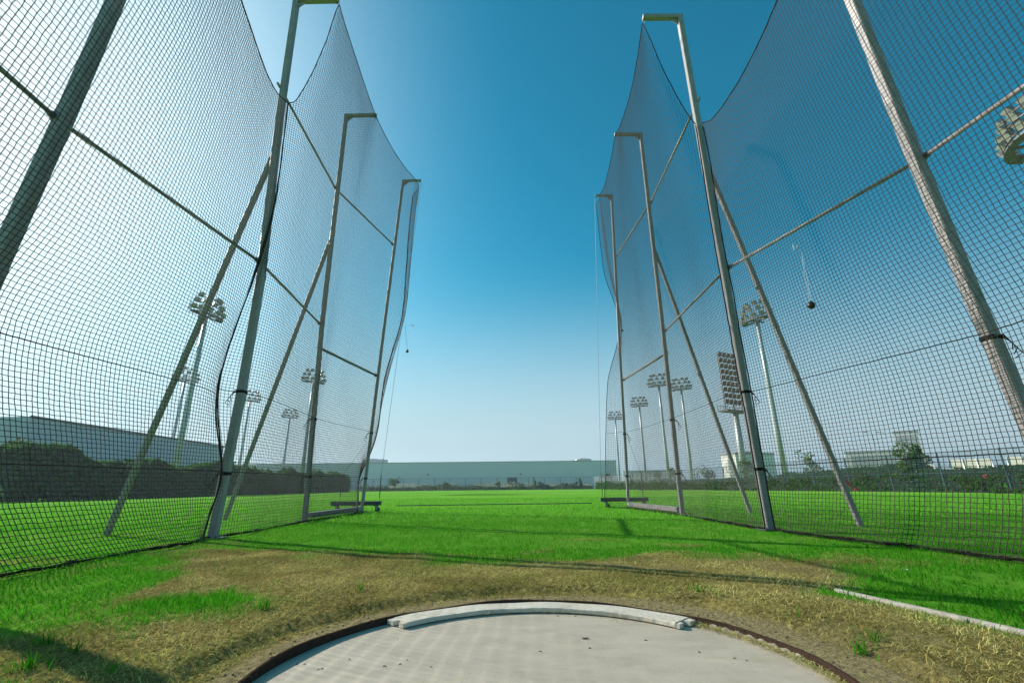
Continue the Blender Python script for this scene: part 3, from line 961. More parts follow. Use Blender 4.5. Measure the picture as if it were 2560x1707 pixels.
# rear nets: top edge swings from the tall rear arm down to the main pole
def plane_hit(px, py, x0, y0, k):
    r = ray(px, py)                  # x = x0 + (y0 - y) * k
    t = (x0 + y0 * k) / (r[0] + r[1] * k)
    return r[1] * t, r[2] * t + EYE
topL = [plane_hit(px, py, -4.04, 6.42, .22) for px, py in [(700,268),(660,192),(629,116),(602,54),(586,0)]]
topR = [plane_hit(px, py, 3.50, 6.83, .04) for px, py in [(1753,326),(1807,277),(1843,232),(1878,174),(1923,89),(1968,0)]]
def top_at(T, y, y_pole, z_pole, y_tip):
    ys = [y_pole] + [q[0] for q in T] + [y_tip]; zs = [z_pole] + [q[1] for q in T] + [T[-1][1] + .02]
    o = np.argsort(ys); return float(np.interp(y, np.array(ys)[o], np.array(zs)[o]))
netlineL = lambda y: (lambda z: float(np.interp(y, [.3, 3.5, 6.42], [pole_x('LB', z), pole_x('L0', z) + (.12 if z < 3 else 0), pole_x('L1', z)])))
def rearcol(side, y, tipf, botx):
    out = []
    for z in lv(7.03):
        xp = netline(side, y, z); tx = tipf(y)
        pr = float(np.interp(z * 9.62 / 7.03 if z > 2.6 else z, LV, PROF))
        yy = y + (.62 * max(0, 1 - z / 1.95) * min(1, max(0, (6.2 - y) / 1.6)) if side == 'L' else 0)
        out.append((xp + (tx - xp) * pr + botx * max(0, 1 - z / .7) ** 1.5, yy, z))
    return out
def netline(side, y, z):
    if side == 'L':
        return float(np.interp(y, [.3, 3.5, 6.42], [pole_x('LB', z), max(pole_x('L0', z), -4.36), pole_x('L1', z) - .04]))
    return float(np.interp(y, [.9, 4.18, 6.83], [min(pole_x('RB', z), 4.6), min(pole_x('R0', z), 4.45), pole_x('R1', z) + .04]))
tipL = lambda y: float(np.interp(y, [.3, 3.5, 6.42], [-3.2, -3.25, -4.0]))
tipR = lambda y: float(np.interp(y, [.9, 4.18, 6.83], [4.0, 3.42, 3.5]))
ysL = (5.9, 5.4, 4.9, 4.4, 3.95, 3.5, 2.9, 2.3, 1.6, .95, .35)
rearL = [colL0] + [rearcol('L', y, tipL, .20) for y in ysL]
tL = [7.03] + [top_at(topL, y, 6.42, 7.03, 3.5) if y > 3.5 else 6.7 for y in ysL]
net(rearL, 'left rear net, nearest dark mesh wall at the left edge of the photo', tL, seed=3, ropes=(1.9, .85))
ysR = (6.35, 5.9, 5.4, 4.95, 4.55, 4.18, 3.6, 3.0, 2.3, 1.6, .95)
rearR = [[(pole_x('R1', z) + .03, 6.74, z) for z in lv(7.03)]] + [rearcol('R', y, tipR, -.14) for y in ysR]
tR = [6.95] + [top_at(topR, y, 6.83, 6.95, 4.18) if y > 4.18 else 6.6 for y in ysR]
net(rearR, 'right rear net, nearest mesh wall at the right edge with a hammer caught in it', tR, r=.0034, seed=4, ropes=(1.95, .85))

# ---------------------------------------------------------------- hammers caught in the nets
def hammer(ball, grip, knot, label, rad=.049, grip_dir=(1, 0, .4), col_='alu'):
    root = thing('throwing_hammer', ball)
    tag(root, label, 'hammer', 'hammers caught in the cage nets')
    b_ = Vector(ball); off = b_
    mb = MB(); mb.sphere((0, 0, 0), rad, 24); mb.tube([(0, 0, rad * .95), (0, 0, rad * 1.25)], .009, 8); mb.build('ball', M['iron'], root, True)
    k = Vector(knot) - off; g = Vector(grip) - off
    mb = MB()
    for e in (-.006, .006):
        mb.tube([(e, 0, rad * 1.2), Vector((e * 3, 0, rad)) * .5 + k * .5 + Vector((e, 0, 0)), k, k * .4 + g * .6 + Vector((0, 0, .02)), g], .0024, 6)
    mb.build('wire', M['wire'], root)
    gd = Vector(grip_dir).normalized()
    mb = MB(); mb.tube([g - gd * .055, g, g + gd * .055], .006, 8)
    e = gd.cross(Vector((0, 1, 0))).normalized()
    mb.tube([g - gd * .055, g + e * .05 - gd * .01, g + e * .05 + gd * .01, g + gd * .055], .004, 6)
    mb.build('handle', M[col_], root)
    return root
def along(px, py, dist):
    r = ray(px, py); t = dist / (r[1] * math.cos(PITCH) + r[2] * math.sin(PITCH)); return tuple(np.array([r[0], r[1], r[2]]) * t + np.array([0, 0, EYE]))
hammer(along(2028, 763, 5.75), along(1991, 618, 5.95), along(2004, 632, 5.9), 'big black hammer ball hanging by its wire from the right rear net', grip_dir=(.75, 0, .65), rad=.047)
hammer(along(1555, 826, 13.3), along(1565, 765, 13.35), along(1560, 772, 13.3), 'small dark hammer ball caught in the right front net beside the end pole', grip_dir=(.5, 0, .8), rad=.043)
hammer(along(1018, 878, 12.4), along(1033, 816, 12.4), along(1012, 810, 12.45), 'small black hammer ball hanging against the sky beside the left front net', grip_dir=(.5, 0, -.8), rad=.043)

# ================================================================== POLE LYING ON THE FIELD
a_ = Vector((*on_ground(992, 1266), .03)); b_ = Vector((*on_ground(1480, 1259.5), .03))
mb = MB(); mb.tube([a_, (a_ + b_) / 2, b_], .014, 8)
tag(mb.build('field_pole', M['galv_dark']), 'long grey pole lying across the lawn between the two cage ends', 'pole')

# ================================================================== FENCES
def fence(P, h, label, gap=3.4, mesh=.14, wr=.0035):
    P = [Vector(p) for p in P]
    root = thing('mesh_fence', P[0]); tag(root, label, 'fence', 'chain-link fences round the field')
    off = P[0]; rails = [MB(), MB()]; ml = MB()
    for a, b in zip(P, P[1:]):
        d = (b - a); n = max(1, round(d.length / gap)); 
        for i in range(n):
            p = a + d * i / n
            mb = MB(); mb.tube([p - off, p - off + Vector((0, 0, h))], .048, 8)
            mb.sphere(p - off + Vector((0, 0, h)), .042, 8); mb.build('post', M['fence'], root)
        for z, mbx in ((h - .02, rails[0]), (h * .48, rails[1])):
            mbx.tube([a - off + Vector((0, 0, z)), b - off + Vector((0, 0, z))], .022, 6)
        # diagonal wires
        L_ = d.length; u = d.normalized(); k = -h
        while k < L_:
            for s in (1, -1):
                t0, t1 = (k, k + h)
                z0, z1 = (0, h) if s > 0 else (h, 0)
                c0, c1_ = max(0, t0), min(L_, t1)
                if c1_ > c0:
                    f0 = (c0 - t0) / h; f1 = (c1_ - t0) / h
                    q0 = a - off + u * c0 + Vector((0, 0, z0 + (z1 - z0) * f0)); q1 = a - off + u * c1_ + Vector((0, 0, z0 + (z1 - z0) * f1))
                    ml.tube([q0, q1], wr, 3, cap=False)
            k += mesh
    rails[0].build('top_rail', M['fence'], root); rails[1].build('middle_rail', M['fence'], root)
    ml.build('chain_link', M['fence'], root)
    return root
def gp(x, y): return (x, y, float(gz(x, y)))
RF = [gp(32.5, 14), gp(29.8, 28.5), gp(26.6, 46.5), gp(22.4, 72), gp(17.4, 102)]
fence(RF, 2.62, 'green chain-link fence along the right side of the field', 3.35, .10, .0045)
fence([gp(-34.5, 104.5), gp(17.0, 102)], 2.55, 'green chain-link fence across the far end before the long warehouse', 3.45, .2, .004)
fence([gp(-36.2, 16), gp(-34.9, 38), gp(-35, 70), gp(-35.6, 104)], 2.9, 'green chain-link fence standing in the left hedge', 4.2, .2, .005)

# ================================================================== PLANTS
def leaves(C_, size, colr, jit=.5, name='crown', parent=None, off=(0, 0, 0)):
    """one folded pair of small faces per leaf spray, random facing"""
    n = len(C_); C_ = np.asarray(C_) - np.asarray(off)
    d = rng.normal(size=(n, 3)); d /= np.linalg.norm(d, axis=1, keepdims=True)
    e = rng.normal(size=(n, 3)); e -= (e * d).sum(1, keepdims=True) * d; e /= np.linalg.norm(e, axis=1, keepdims=True)
    f = np.cross(d, e)
    s = size * (.5 + rng.random((n, 1)))
    V = np.stack([C_ - d * s * .5, C_ + e * s * .28 + f * s * .08, C_ + d * s * .5, C_ - e * s * .28 + f * s * .08], 1).reshape(-1, 3)
    Q = np.arange(n * 4).reshape(-1, 4)
    t = np.asarray(colr)[None] * (1 + jit * (rng.random((n, 1)) * 2 - 1)) * (1 + .2 * (rng.random((n, 3)) - .5))
    return np_mesh(name, V, Q, M['leaf'], parent, tint=np.repeat(t, 4, 0))

def blob_pts(n, c, r, lumps, seed):
    """leaf positions on and in several overlapping lumps"""
    g = np.random.default_rng(seed); pts = []
    c = np.array(c); r = np.array(r)
    L_ = c + g.uniform(-1, 1, (lumps, 3)) * r * .62
    R_ = g.uniform(.22, .5, lumps)
    for k in range(lumps):
        m_ = n // lumps
        d = g.normal(size=(m_, 3)); d /= np.linalg.norm(d, axis=1, keepdims=True)
        q = R_[k] * (.55 + .5 * g.random((m_, 1)) ** .5)
        pts.append(L_[k] + d * q * r)
    return np.concatenate(pts)

def plant(name, x, y, h, w, label, cat, colr=(.05, .10, .02), n=900, leaf=.2, lumps=10, crown_lo=.25, group=None, trunks=1, d=None):
    z0 = float(gz(x, y)); root = thing(name, (x, y, z0))
    tag(root, label, cat, group)
    mb = MB()
    for q in range(trunks):
        lx = random.uniform(-.3, .3) * w * (trunks > 1)
        tp_ = Vector((lx + random.uniform(-.08, .08) * w, random.uniform(-.1, .1), h * .72))
        md = Vector((lx * .5 + random.uniform(-.05, .05), 0, h * .35))
        r0 = .02 + .012 * h
        mb.tube([(lx * .3, 0, -.1), md, tp_], [r0, r0 * .7, r0 * .25], 6)
        for b_ in range(5):
            t = random.uniform(.35, .9); s_ = md * (1 - t) + tp_ * t
            a = random.random() * 6.28
            mb.tube([s_, s_ + Vector((math.cos(a) * w * .28, math.sin(a) * w * .28, h * .16))], [r0 * .35, r0 * .1], 5)
    mb.build('trunk' if cat == 'tree' else 'stem', M['bark'], root)
    zc = h * (crown_lo + 1) / 2
    P = blob_pts(n, (0, 0, zc), (w / 2, (d or w) / 2, h * (1 - crown_lo) / 2), lumps, int(x * 13 + y * 7) & 0xffff)
    P[:, 2] = np.maximum(P[:, 2], .03)
    leaves(P, leaf, colr, name='crown', parent=root)
    return root

# left hedge
def hedge(line, h0, w, n, label, colr, seed, leaf=.22, bumps=.5):
    g = np.random.default_rng(seed)
    P = np.array(line, float); seg = np.linalg.norm(np.diff(P, axis=0), axis=1); s = np.concatenate([[0], np.cumsum(seg)])
    root = thing('hedge', (P[0][0], P[0][1], float(gz(*P[0])))); tag(root, label, 'hedge')
    # nearer stretches get more, smaller leaves
    t = s[-1] * g.random(n) ** 1.35
    x = np.interp(t, s, P[:, 0]); y = np.interp(t, s, P[:, 1])
    hh = h0(t) * (1 + bumps * (fbm(n1, t * .35, t * 0 + seed, 4) - .5))
    side = g.uniform(-1, 1, n); surf = g.random(n) < .75
    zf = g.random(n); 
    prof = np.sqrt(np.clip(1 - (zf * .92) ** 5, 0, 1))
    wv = (w / 2) * (.8 + .5 * fbm(n2, t * .8, zf * 3, 3)) * prof
    ox = np.where(surf, np.where(g.random(n) < .85, 1, -1) * wv * (.86 + .16 * g.random(n)), side * wv)
    top = g.random(n) < .22
    zf = np.where(top, .93 + .16 * g.random(n) * (fbm(n3, t * 1.7, t * 0 + 2, 2) > .5), zf); ox = np.where(top, side * w / 2 * .7, ox)
    P3 = np.stack([x + ox * (1 if line[0][0] < 0 else -1), y + g.normal(0, .1, n), gz(x, y) + zf * hh], 1)
    lf = leaves(P3, leaf, colr, .6, 'foliage', root, off=root.location)
    # woody core that shows between the leaves
    mb = MB(); k = 0.0
    while k < s[-1]:
        xx = float(np.interp(k, s, P[:, 0])); yy = float(np.interp(k, s, P[:, 1])); z_ = float(gz(xx, yy))
        o = Vector(root.location)
        for q in range(2):
            a = random.uniform(-.5, .5)
            mb.tube([Vector((xx, yy, z_)) - o, Vector((xx + a, yy + random.uniform(-.5, .5), z_ + float(h0(np.array([k]))[0]) * .8)) - o], [.05, .015], 5)
        k += .9
    mb.build('stems', M['bark'], root)
    return root
LH = [(-36.0, 33), (-34.6, 37), (-34.4, 60), (-35.8, 100)]
hedge(LH, lambda t: np.interp(t, [0, 3, 6, 10, 22, 40, 66], [3.7, 3.3, 2.6, 2.8, 3.2, 3.2, 3.3]), 2.6, 64000,
      'long dark hedge along the left side of the field, seen through the left nets', (.042, .13, .014), 5, .32, .7)
plant('shrub_tree', -37.5, 35.3, 4.7, 3.4, 'pale leafed bushy tree at the far left edge, taller than the hedge beside it', 'tree', (.07, .12, .03), 2600, .26, 16, .1)
plant('shrub_tree', -36.0, 38.4, 4.1, 1.6, 'bright green shoot sticking up out of the left hedge', 'tree', (.13, .24, .03), 300, .22, 5, .5)
# right hedge inside the fence
hedge([(31.6, 18), (30.6, 28.5), (27.4, 46.5), (23.1, 72), (18.2, 101)], lambda t: np.interp(t, [0, 10, 20, 32, 50, 85], [1.6, 1.6, 1.55, 1.35, 1.2, 1.5]), 1.5, 70000,
      'low leafy hedge with a few red flowers along the right fence', (.055, .15, .020), 9, .24, .45)

def place(px, py_base, D): 
    r = ray(px, py_base); k = D / math.hypot(r[0], r[1]); return r[0] * k, r[1] * k
TR = 'young trees along the right fence'
for (px, D, h, w, lab, colr, nn, lf_) in [
    (2297, 45, 3.5, 2.3, 'full round young tree rising over the right fence, largest of the trees there', (.10, .20, .05), 1100, .20),
    (2040, 56, 3.9, 2.4, 'slender young tree with a pointed top left of the round one', (.12, .21, .06), 520, .22),
    (1882, 63, 3.9, 2.9, 'small bushy tree right behind the main right pole', (.09, .17, .05), 500, .25),
    (1768, 75, 3.7, 3.2, 'small forked tree seen between the right brace and the end poles', (.09, .17, .05), 420, .26),
    (1640, 95, 3.9, 2.4, 'dark young tree seen between the two outer right poles', (.07, .14, .04), 420, .28),
    (1688, 90, 4.0, 2.6, 'bushy young tree just left of the forked one', (.09, .17, .05), 480, .28)]:
    x, y = place(px, 1220, D)
    plant('young_tree', x, y, h, w, lab, 'tree', colr, nn, lf_, 12, .34, TR)
# far planting strip in front of the warehouse
FP = 'shrubs along the far fence'
for (px, D, h, w, lab, colr, nn, lo, nm, cat) in [
    (985, 104, 3.2, 2.7, 'round headed small tree before the far warehouse, left of the middle', (.06, .11, .03), 800, .2, 'small_tree', 'tree'),
    (958, 106, 1.5, 3.4, 'spreading low bush touching the left side of the round headed tree', (.05, .10, .03), 600, 0, 'bush', 'bush'),
    (1112, 104, 2.4, 2.0, 'pale loose shrub with two upright sprays before the warehouse', (.11, .15, .05), 420, .1, 'shrub', 'shrub'),
    (1243, 104, 1.9, 1.7, 'small round bright shrub just left of the warehouse door', (.08, .15, .03), 420, .25, 'shrub', 'shrub'),
    (1356, 104, 1.9, 3.8, 'wide dark bush right of the warehouse door', (.035, .07, .02), 900, 0, 'bush', 'bush'),
    (1336, 103, 2.6, .9, 'thin upright shrub growing up a fence post right of the door', (.07, .12, .03), 240, .1, 'shrub', 'shrub'),
    (1452, 103, 2.7, .8, 'narrow columnar shrub before the warehouse, right of the middle', (.08, .13, .03), 420, 0, 'shrub', 'shrub'),
    (1437, 103, 1.8, 2.2, 'rounded shrub leaning on the narrow columnar one', (.06, .11, .03), 420, 0, 'shrub', 'shrub'),
    (1412, 103, 1.3, 1.4, 'little dark shrub between the wide bush and the columnar shrub', (.05, .09, .03), 240, 0, 'shrub', 'shrub'),
    (1518, 100, 3.1, 2.4, 'palm-like shrub with a flat spreading top at the right end of the warehouse', (.10, .14, .04), 420, .62, 'shrub', 'shrub'),
    (1305, 103, 1.5, 2.4, 'low bush at the right foot of the warehouse door', (.07, .12, .03), 420, 0, 'bush', 'bush')]:
    x, y = place(px, 1222, D)
    plant(nm, x, y, h, w, lab, cat, colr, nn, .24, 9, lo, FP, 1 + (w > 2.5) * 2)
def strip(n, x0, x1, y0, y1, h, colr, size, label, name, seed):
    g = np.random.default_rng(seed)
    x = g.uniform(x0, x1, n); y = g.uniform(y0, y1, n)
    hh = h * (.25 + 1.1 * fbm(n3, x * .35, y * .2 + seed, 4) ** 1.3)
    P = np.stack([x, y, gz(x, y) + hh * g.random(n)], 1)
    o = leaves(P, size, colr, .55, name)
    return tag(o, label, 'plants', kind='stuff')
strip(16000, -34, 17.5, 103.2, 106.5, 1.25, (.055, .10, .025), .24, 'low green plants at the foot of the far fence', 'ground_cover', 1)
strip(8000, -34, 17.5, 105.5, 109, 1.75, (.36, .36, .24), .22, 'pale feathery grass plumes behind the far fence', 'tall_grass', 2)
strip(5000, 17, 34, 60, 104, 1.3, (.05, .09, .03), .24, 'rough dark scrub beyond the right fence', 'ground_cover', 3)
# flowers
mb = MB()
for px, py, D in [(2100,1208,45),(2106,1213,45),(2096,1204,45),(2120,1222,45),(2430,1190,40),(2550,1180,36),(985,1212,104),(938,1203,104),(922,1210,104)]:
    c = at_r(px, py, D)
    for q in range(9):
        mb.obox((c[0] + random.uniform(-.14, .14), c[1] - .8, c[2] + random.uniform(-.12, .12)), (.04, .01, .01), (0, .03, .02), (0, -.01, .035))
tag(mb.build('flowers', mat('red_petals', (.55, .03, .06), .6)), 'scattered red blossoms on the hedges', 'flowers', kind='stuff')

# ================================================================== FLOODLIGHT MASTS
def mast_proto():
    root = thing('floodlight_mast')
    mb = MB(); mb.tube([(0, 0, -.3), (0, 0, 8), (0, 0, 16), (0, 0, 23.6)], [.42, .36, .30, .24], 16)
    mb.build('pole', M['mast'], root, True)
    # curved service platform, open to +Y (the field side)
    mb = MB(); n = 14
    for z0, z1, ra, rb in ((23.62, 23.74, 1.35, 2.3),):
        for k in range(n):
            a0 = -math.pi * .98 + math.pi * 1.96 * k / n * .5 - .0; a1 = a0 + math.pi * .98 / n
            a0 += math.pi * .49 + math.pi * .5 ; a1 += math.pi * .49 + math.pi * .5
            v = [(r * math.cos(a) * 1.12, r * math.sin(a) * .6, z) for z in (z0, z1) for r, a in ((ra, a0), (rb, a0), (rb, a1), (ra, a1))]
            mb.add(v, [(0,3,2,1),(4,5,6,7),(0,1,5,4),(1,2,6,5),(2,3,7,6),(3,0,4,7)])
    mb.box((-2.5, -.12, 23.5), (2.5, .12, 23.66)); mb.box((-.1, -1.3, 23.5), (.1, 1.2, 23.66))
    mb.build('platform', M['mast_dark'], root)
    mb = MB()
    ang = np.linspace(0, math.pi, 9)
    for z in (24.3, 24.85):
        mb.tube([(-2.6 * math.cos(a), -2.6 * math.sin(a) * .55, z) for a in ang], .035, 5)
    for a in ang:
        x, y = -2.6 * math.cos(a), -2.6 * math.sin(a) * .55
        mb.tube([(x, y, 23.7), (x, y, 24.85)], .03, 5)
    mb.build('railing', M['mast_dark'], root)
    mb = MB()
    rows = [(24.35, 2.5, 6), (25.35, 2.2, 5), (26.3, 1.7, 4)]
    for z, r, m_ in rows:
        mb.tube([(-r * math.cos(a), r * math.sin(a) * .5, z - .3) for a in np.linspace(.15, math.pi - .15, 9)], .06, 6)
    for x in (-1.4, 0, 1.4):
        mb.tube([(x, .3, 23.7), (x * .8, 1.0, 26.1)], .06, 6)
    mb.build('rack', M['mast_dark'], root)
    lamp = None
    for z, r, m_ in rows:
        for k in range(m_):
            a = .25 + (math.pi - .5) * k / (m_ - 1)
            x, y = -r * math.cos(a), r * math.sin(a) * .5
            if lamp is None:
                b_ = MB()                                    # tapered lamp housing, facing +Y and down
                f0 = [(-.36, .16, -.32), (.36, .16, -.32), (.36, .16, .32), (-.36, .16, .32)]
                f1 = [(-.20, -.26, -.16), (.20, -.26, -.16), (.20, -.26, .20), (-.20, -.26, .20)]
                b_.add(f0 + f1, [(3,2,1,0),(4,5,6,7),(0,1,5,4),(1,2,6,5),(2,3,7,6),(3,0,4,7)])
                b_.tube([(-.40, -.05, -.1), (-.40, -.05, -.42), (.40, -.05, -.42), (.40, -.05, -.1)], .03, 5)
                lamp = b_.build('floodlight', M['lamp_case'], root)
                g = MB(); g.box((-.32, .163, -.28), (.32, .18, .28)); g.build('glass', M['lamp_glass'], lamp)
                o = lamp
            else:
                o = copy_tree(lamp, root)
            o.location = (x, y, z); o.rotation_euler = (-.75, 0, (k - (m_ - 1) / 2) * -.28)
    return root
MG = 'floodlight masts round the field'
proto = mast_proto()
MASTS = [(-42.5, 58.8, 'tall floodlight mast behind the left hedge with its head beside the long left brace'),
         (36.3, 63.0, 'tall floodlight mast just right of the main right pole'),
         (35.7, 108.5, 'floodlight mast with its head just left of the second right pole'),
         (39.1, 139.2, 'slim floodlight mast in the gap between the two outer right poles'),
         (42.9, 113.4, 'floodlight mast just right of the second right pole'),
         (-45.3, 100.7, 'floodlight mast standing beside the second left pole'),
         (-76.8, 156.2, 'small distant floodlight mast between the second left pole and its brace'),
         (-72.3, 97.6, 'floodlight mast above the long grey building, just left of the tallest left mast'),
         (38.0, 168.7, 'farthest and smallest floodlight mast, next to the right end pole'),
         (-72.4, 123.5, 'floodlight mast directly behind the main left pole'),
         (37.3, 26.6, 'nearest floodlight mast, its head cut off by the right edge of the photo')]
for i, (x, y, lab) in enumerate(MASTS):
    o = proto if i == 0 else copy_tree(proto)
    o.location = (x, y, float(gz(x, y)))
    o.rotation_euler = (0, 0, math.atan2(50 - y, 0 - x) - math.pi / 2)
    tag(o, lab, 'floodlight mast', MG)
# the mast with the tall flat lamp bank
x, y, zt = at_r(1838, 1030, 100)
root = thing('floodlight_mast', (x, y, float(gz(x, y))), math.atan2(-y, -x) - math.pi / 2 + .95)
tag(root, 'thick floodlight mast carrying a tall flat bank of lamps, left of the main right pole', 'floodlight mast', MG)
H = zt + .6
mb = MB(); mb.tube([(0, 0, -.3), (0, 0, H * .5), (0, 0, H)], [.75, .62, .5], 14); mb.build('pole', M['mast'], root, True)
mb = MB()
mb.obox((0, 0, H + .1), (3.6, 0, 0), (0, 1.1, 0), (0, 0, .15))
for q in range(9):
    X_ = -3.6 + .9 * q; mb.tube([(X_, 1.1, H + .1), (X_, 1.1, H + 1.2)], .04, 5)
    mb.tube([(X_, -1.1, H + .1), (X_, -1.1, H + 1.2)], .04, 5)
mb.tube([(-3.6, 1.1, H + 1.2), (3.6, 1.1, H + 1.2)], .05, 5); mb.tube([(-3.6, -1.1, H + 1.2), (3.6, -1.1, H + 1.2)], .05, 5)
mb.build('platform', M['mast_dark'], root)
mb = MB()
for q in (-2.6, 0, 2.6): mb.tube([(q, -.1, H), (q, -.1, H + 11.5)], .12, 6)
for q in range(9): mb.tube([(-3.0, -.1, H + 2 + q * 1.2), (3.0, -.1, H + 2 + q * 1.2)], .07, 6)
mb.build('rack', M['mast_dark'], root)
first = None
m_bank = mat('bank_lamp_case', (.10, .075, .062), .7, .1)
for r_ in range(9):
    for c_ in range(5):
        if first is None:
            b_ = MB(); f0 = [(-.5, .3, -.48), (.5, .3, -.48), (.5, .3, .48), (-.5, .3, .48)]; f1 = [(-.3, -.2, -.25), (.3, -.2, -.25), (.3, -.2, .25), (-.3, -.2, .25)]
            b_.add(f0 + f1, [(3,2,1,0),(4,5,6,7),(0,1,5,4),(1,2,6,5),(2,3,7,6),(3,0,4,7)])
            first = b_.build('floodlight', m_bank, root); o = first
        else: o = copy_tree(first, root)
        o.location = (-2.5 + 1.25 * c_, .15, H + 2 + 1.2 * r_); o.rotation_euler = (-.35, 0, 0)

# ================================================================== BUILDINGS
def wall_mat(name, c, panel, dark=.8):
    m = bpy.data.materials.new(name); m.use_nodes = True
    nt = m.node_tree; b = nt.nodes['Principled BSDF']; b.inputs['Roughness'].default_value = .6
    tc = nt.nodes.new('ShaderNodeTexCoord')
    sx = nt.nodes.new('ShaderNodeSeparateXYZ'); nt.links.new(tc.outputs['Object'], sx.inputs[0])
    fac = None
    for ax, pitch in (('X', panel[0]), ('Z', panel[1]), ('Y', panel[0])):
        d = nt.nodes.new('ShaderNodeMath'); d.operation = 'PINGPONG'; d.inputs[1].default_value = pitch / 2
        nt.links.new(sx.outputs[ax], d.inputs[0])
        l = nt.nodes.new('ShaderNodeMath'); l.operation = 'LESS_THAN'; l.inputs[1].default_value = .035
        nt.links.new(d.outputs[0], l.inputs[0])
        if fac is None: fac = l.outputs[0]
        else:
            mx = nt.nodes.new('ShaderNodeMath'); mx.operation = 'MAXIMUM'
            nt.links.new(fac, mx.inputs[0]); nt.links.new(l.outputs[0], mx.inputs[1]); fac = mx.outputs[0]
    nz_ = nt.nodes.new('ShaderNodeTexNoise'); nz_.inputs['Scale'].default_value = .12; nz_.inputs['Detail'].default_value = 6
    nt.links.new(tc.outputs['Object'], nz_.inputs['Vector'])
    cr = nt.nodes.new('ShaderNodeValToRGB')
    cr.color_ramp.elements[0].color = (*[q * .90 for q in c], 1); cr.color_ramp.elements[1].color = (*[q * 1.08 for q in c], 1)
    nt.links.new(nz_.outputs['Fac'], cr.inputs['Fac'])
    mm = nt.nodes.new('ShaderNodeMix'); mm.data_type = 'RGBA'; mm.inputs['B'].default_value = (*[q * dark for q in c], 1)
    nt.links.new(fac, mm.inputs['Factor']); nt.links.new(cr.outputs[0], mm.inputs['A'])
    nt.links.new(mm.outputs['Result'], b.inputs['Base Color'])
    return m
M['hazed_glass'] = mat('hazed_window_glass', (.34, .33, .36), .3)  # panes lightened to mid grey, distance haze put into their colour
M['glass'] = mat('dark_glass', (.02, .05, .055), .1)
# long warehouse
YW = 130
wh = thing('warehouse', (-20, YW, -.6)); tag(wh, 'long low grey warehouse across the far end of the field', 'warehouse')
mb = MB(); mb.box((-60, 0, -1), (48.6, 55, 7.10)); mb.build('wall', wall_mat('grey_cladding', (.84, .76, .84), (9.0, 3.9), .85), wh)
mb = MB(); mb.box((-60.15, -.12, 7.10), (48.75, 55.1, 7.22)); mb.build('parapet', M['galv'], wh)
m_unit = mat('roof_unit', (.72, .66, .62), .7)
for px0, px1, py, D in ((908, 960, 1147.5, 150), (1442, 1478, 1146.5, 150)):
    x0 = at_y(px0, py, D)[0]; x1, _, z1 = at_y(px1, py, D)
    mb = MB(); mb.box((x0 + 20, D - YW, 7.42), (x1 + 20, D - YW + 5, z1 + .6)); mb.box((x0 + 21, D - YW + 1, z1 + .6), (x0 + 24, D - YW + 3, z1 + .85)); mb.build('roof_unit', m_unit, wh)
mb = MB(); x = at_y(1438, 1150, 148)[0]; mb.tube([(x + 20, 18, 7.4), (x + 20, 18, 8.1)], 1.0, 12); mb.build('roof_vent', M['galv_dark'], wh)
x0, _, z1 = at_y(1269, 1193, YW); x1, _, z0 = at_y(1292, 1213, YW)
mb = MB(); mb.box((x0 + 20, -.10, -.2), (x1 + 20, .05, z1 + .6)); dr_ = mb.build('door', M['glass'], wh)
mb = MB(); xm = (x0 + x1) / 2 + 20
for xx in (x0 + 20, xm, x1 + 20): mb.box((xx - .05, -.16, -.2), (xx + .05, -.10, z1 + .6))
mb.box((x0 + 20, -.16, z1 + .52), (x1 + 20, -.10, z1 + .62)); mb.build('door_frame', M['fence'], dr_)
mb = MB(); mb.box((xm + .3, -.12, 1.5), (xm + .75, -.105, 1.8)); mb.build('notice', mat('pale_paper', (.7, .75, .75), .6), dr_)
for px, py in ((1302, 1184.5), (1070, 1186)):
    x, _, z = at_y(px, py, YW); mb = MB(); mb.box((x + 20 - .17, -.35, z + .45), (x + 20 + .17, 0, z + .75)); mb.build('wall_lamp', M['rope'], wh)

# large building behind the left hedge
XL = -62.0
def hitx(px, py, X): r = ray(px, py); t = X / r[0]; return r[1] * t, r[2] * t + EYE
yc, zc = hitx(76, 1041, XL); ye, ze = hitx(560, 1116, XL)
print('left building corner', yc, zc, 'end', ye, ze)
lb = thing('grey_hall', (XL, yc, 0)); tag(lb, 'large plain grey hall with a gently sloping roof line behind the left hedge', 'building')
mb = MB()
Ln = ye - yc
prof = [(0, zc), (Ln * .25, zc * 1.0 + (ze - zc) * .25), (Ln, ze)]
v = []
for yy, zz in prof: v += [(0, yy, -2), (0, yy, zz), (-40, yy, zz), (-40, yy, -2)]
f = []
for i in range(2):
    for j in range(3): f.append((i * 4 + j, i * 4 + j + 1, i * 4 + j + 5, i * 4 + j + 4))
f += [(0, 3, 2, 1), (8, 9, 10, 11)]
mb.add(v, f); mb.build('wall', wall_mat('blue_grey_cladding', (.46, .50, .62), (12.0, 40), .88), lb)
mb = MB(); mb.tube([(0.1, 0, zc), (.1, prof[1][0], prof[1][1]), (.1, Ln, ze)], .18, 6); mb.build('roof_edge', M['galv_dark'], lb)

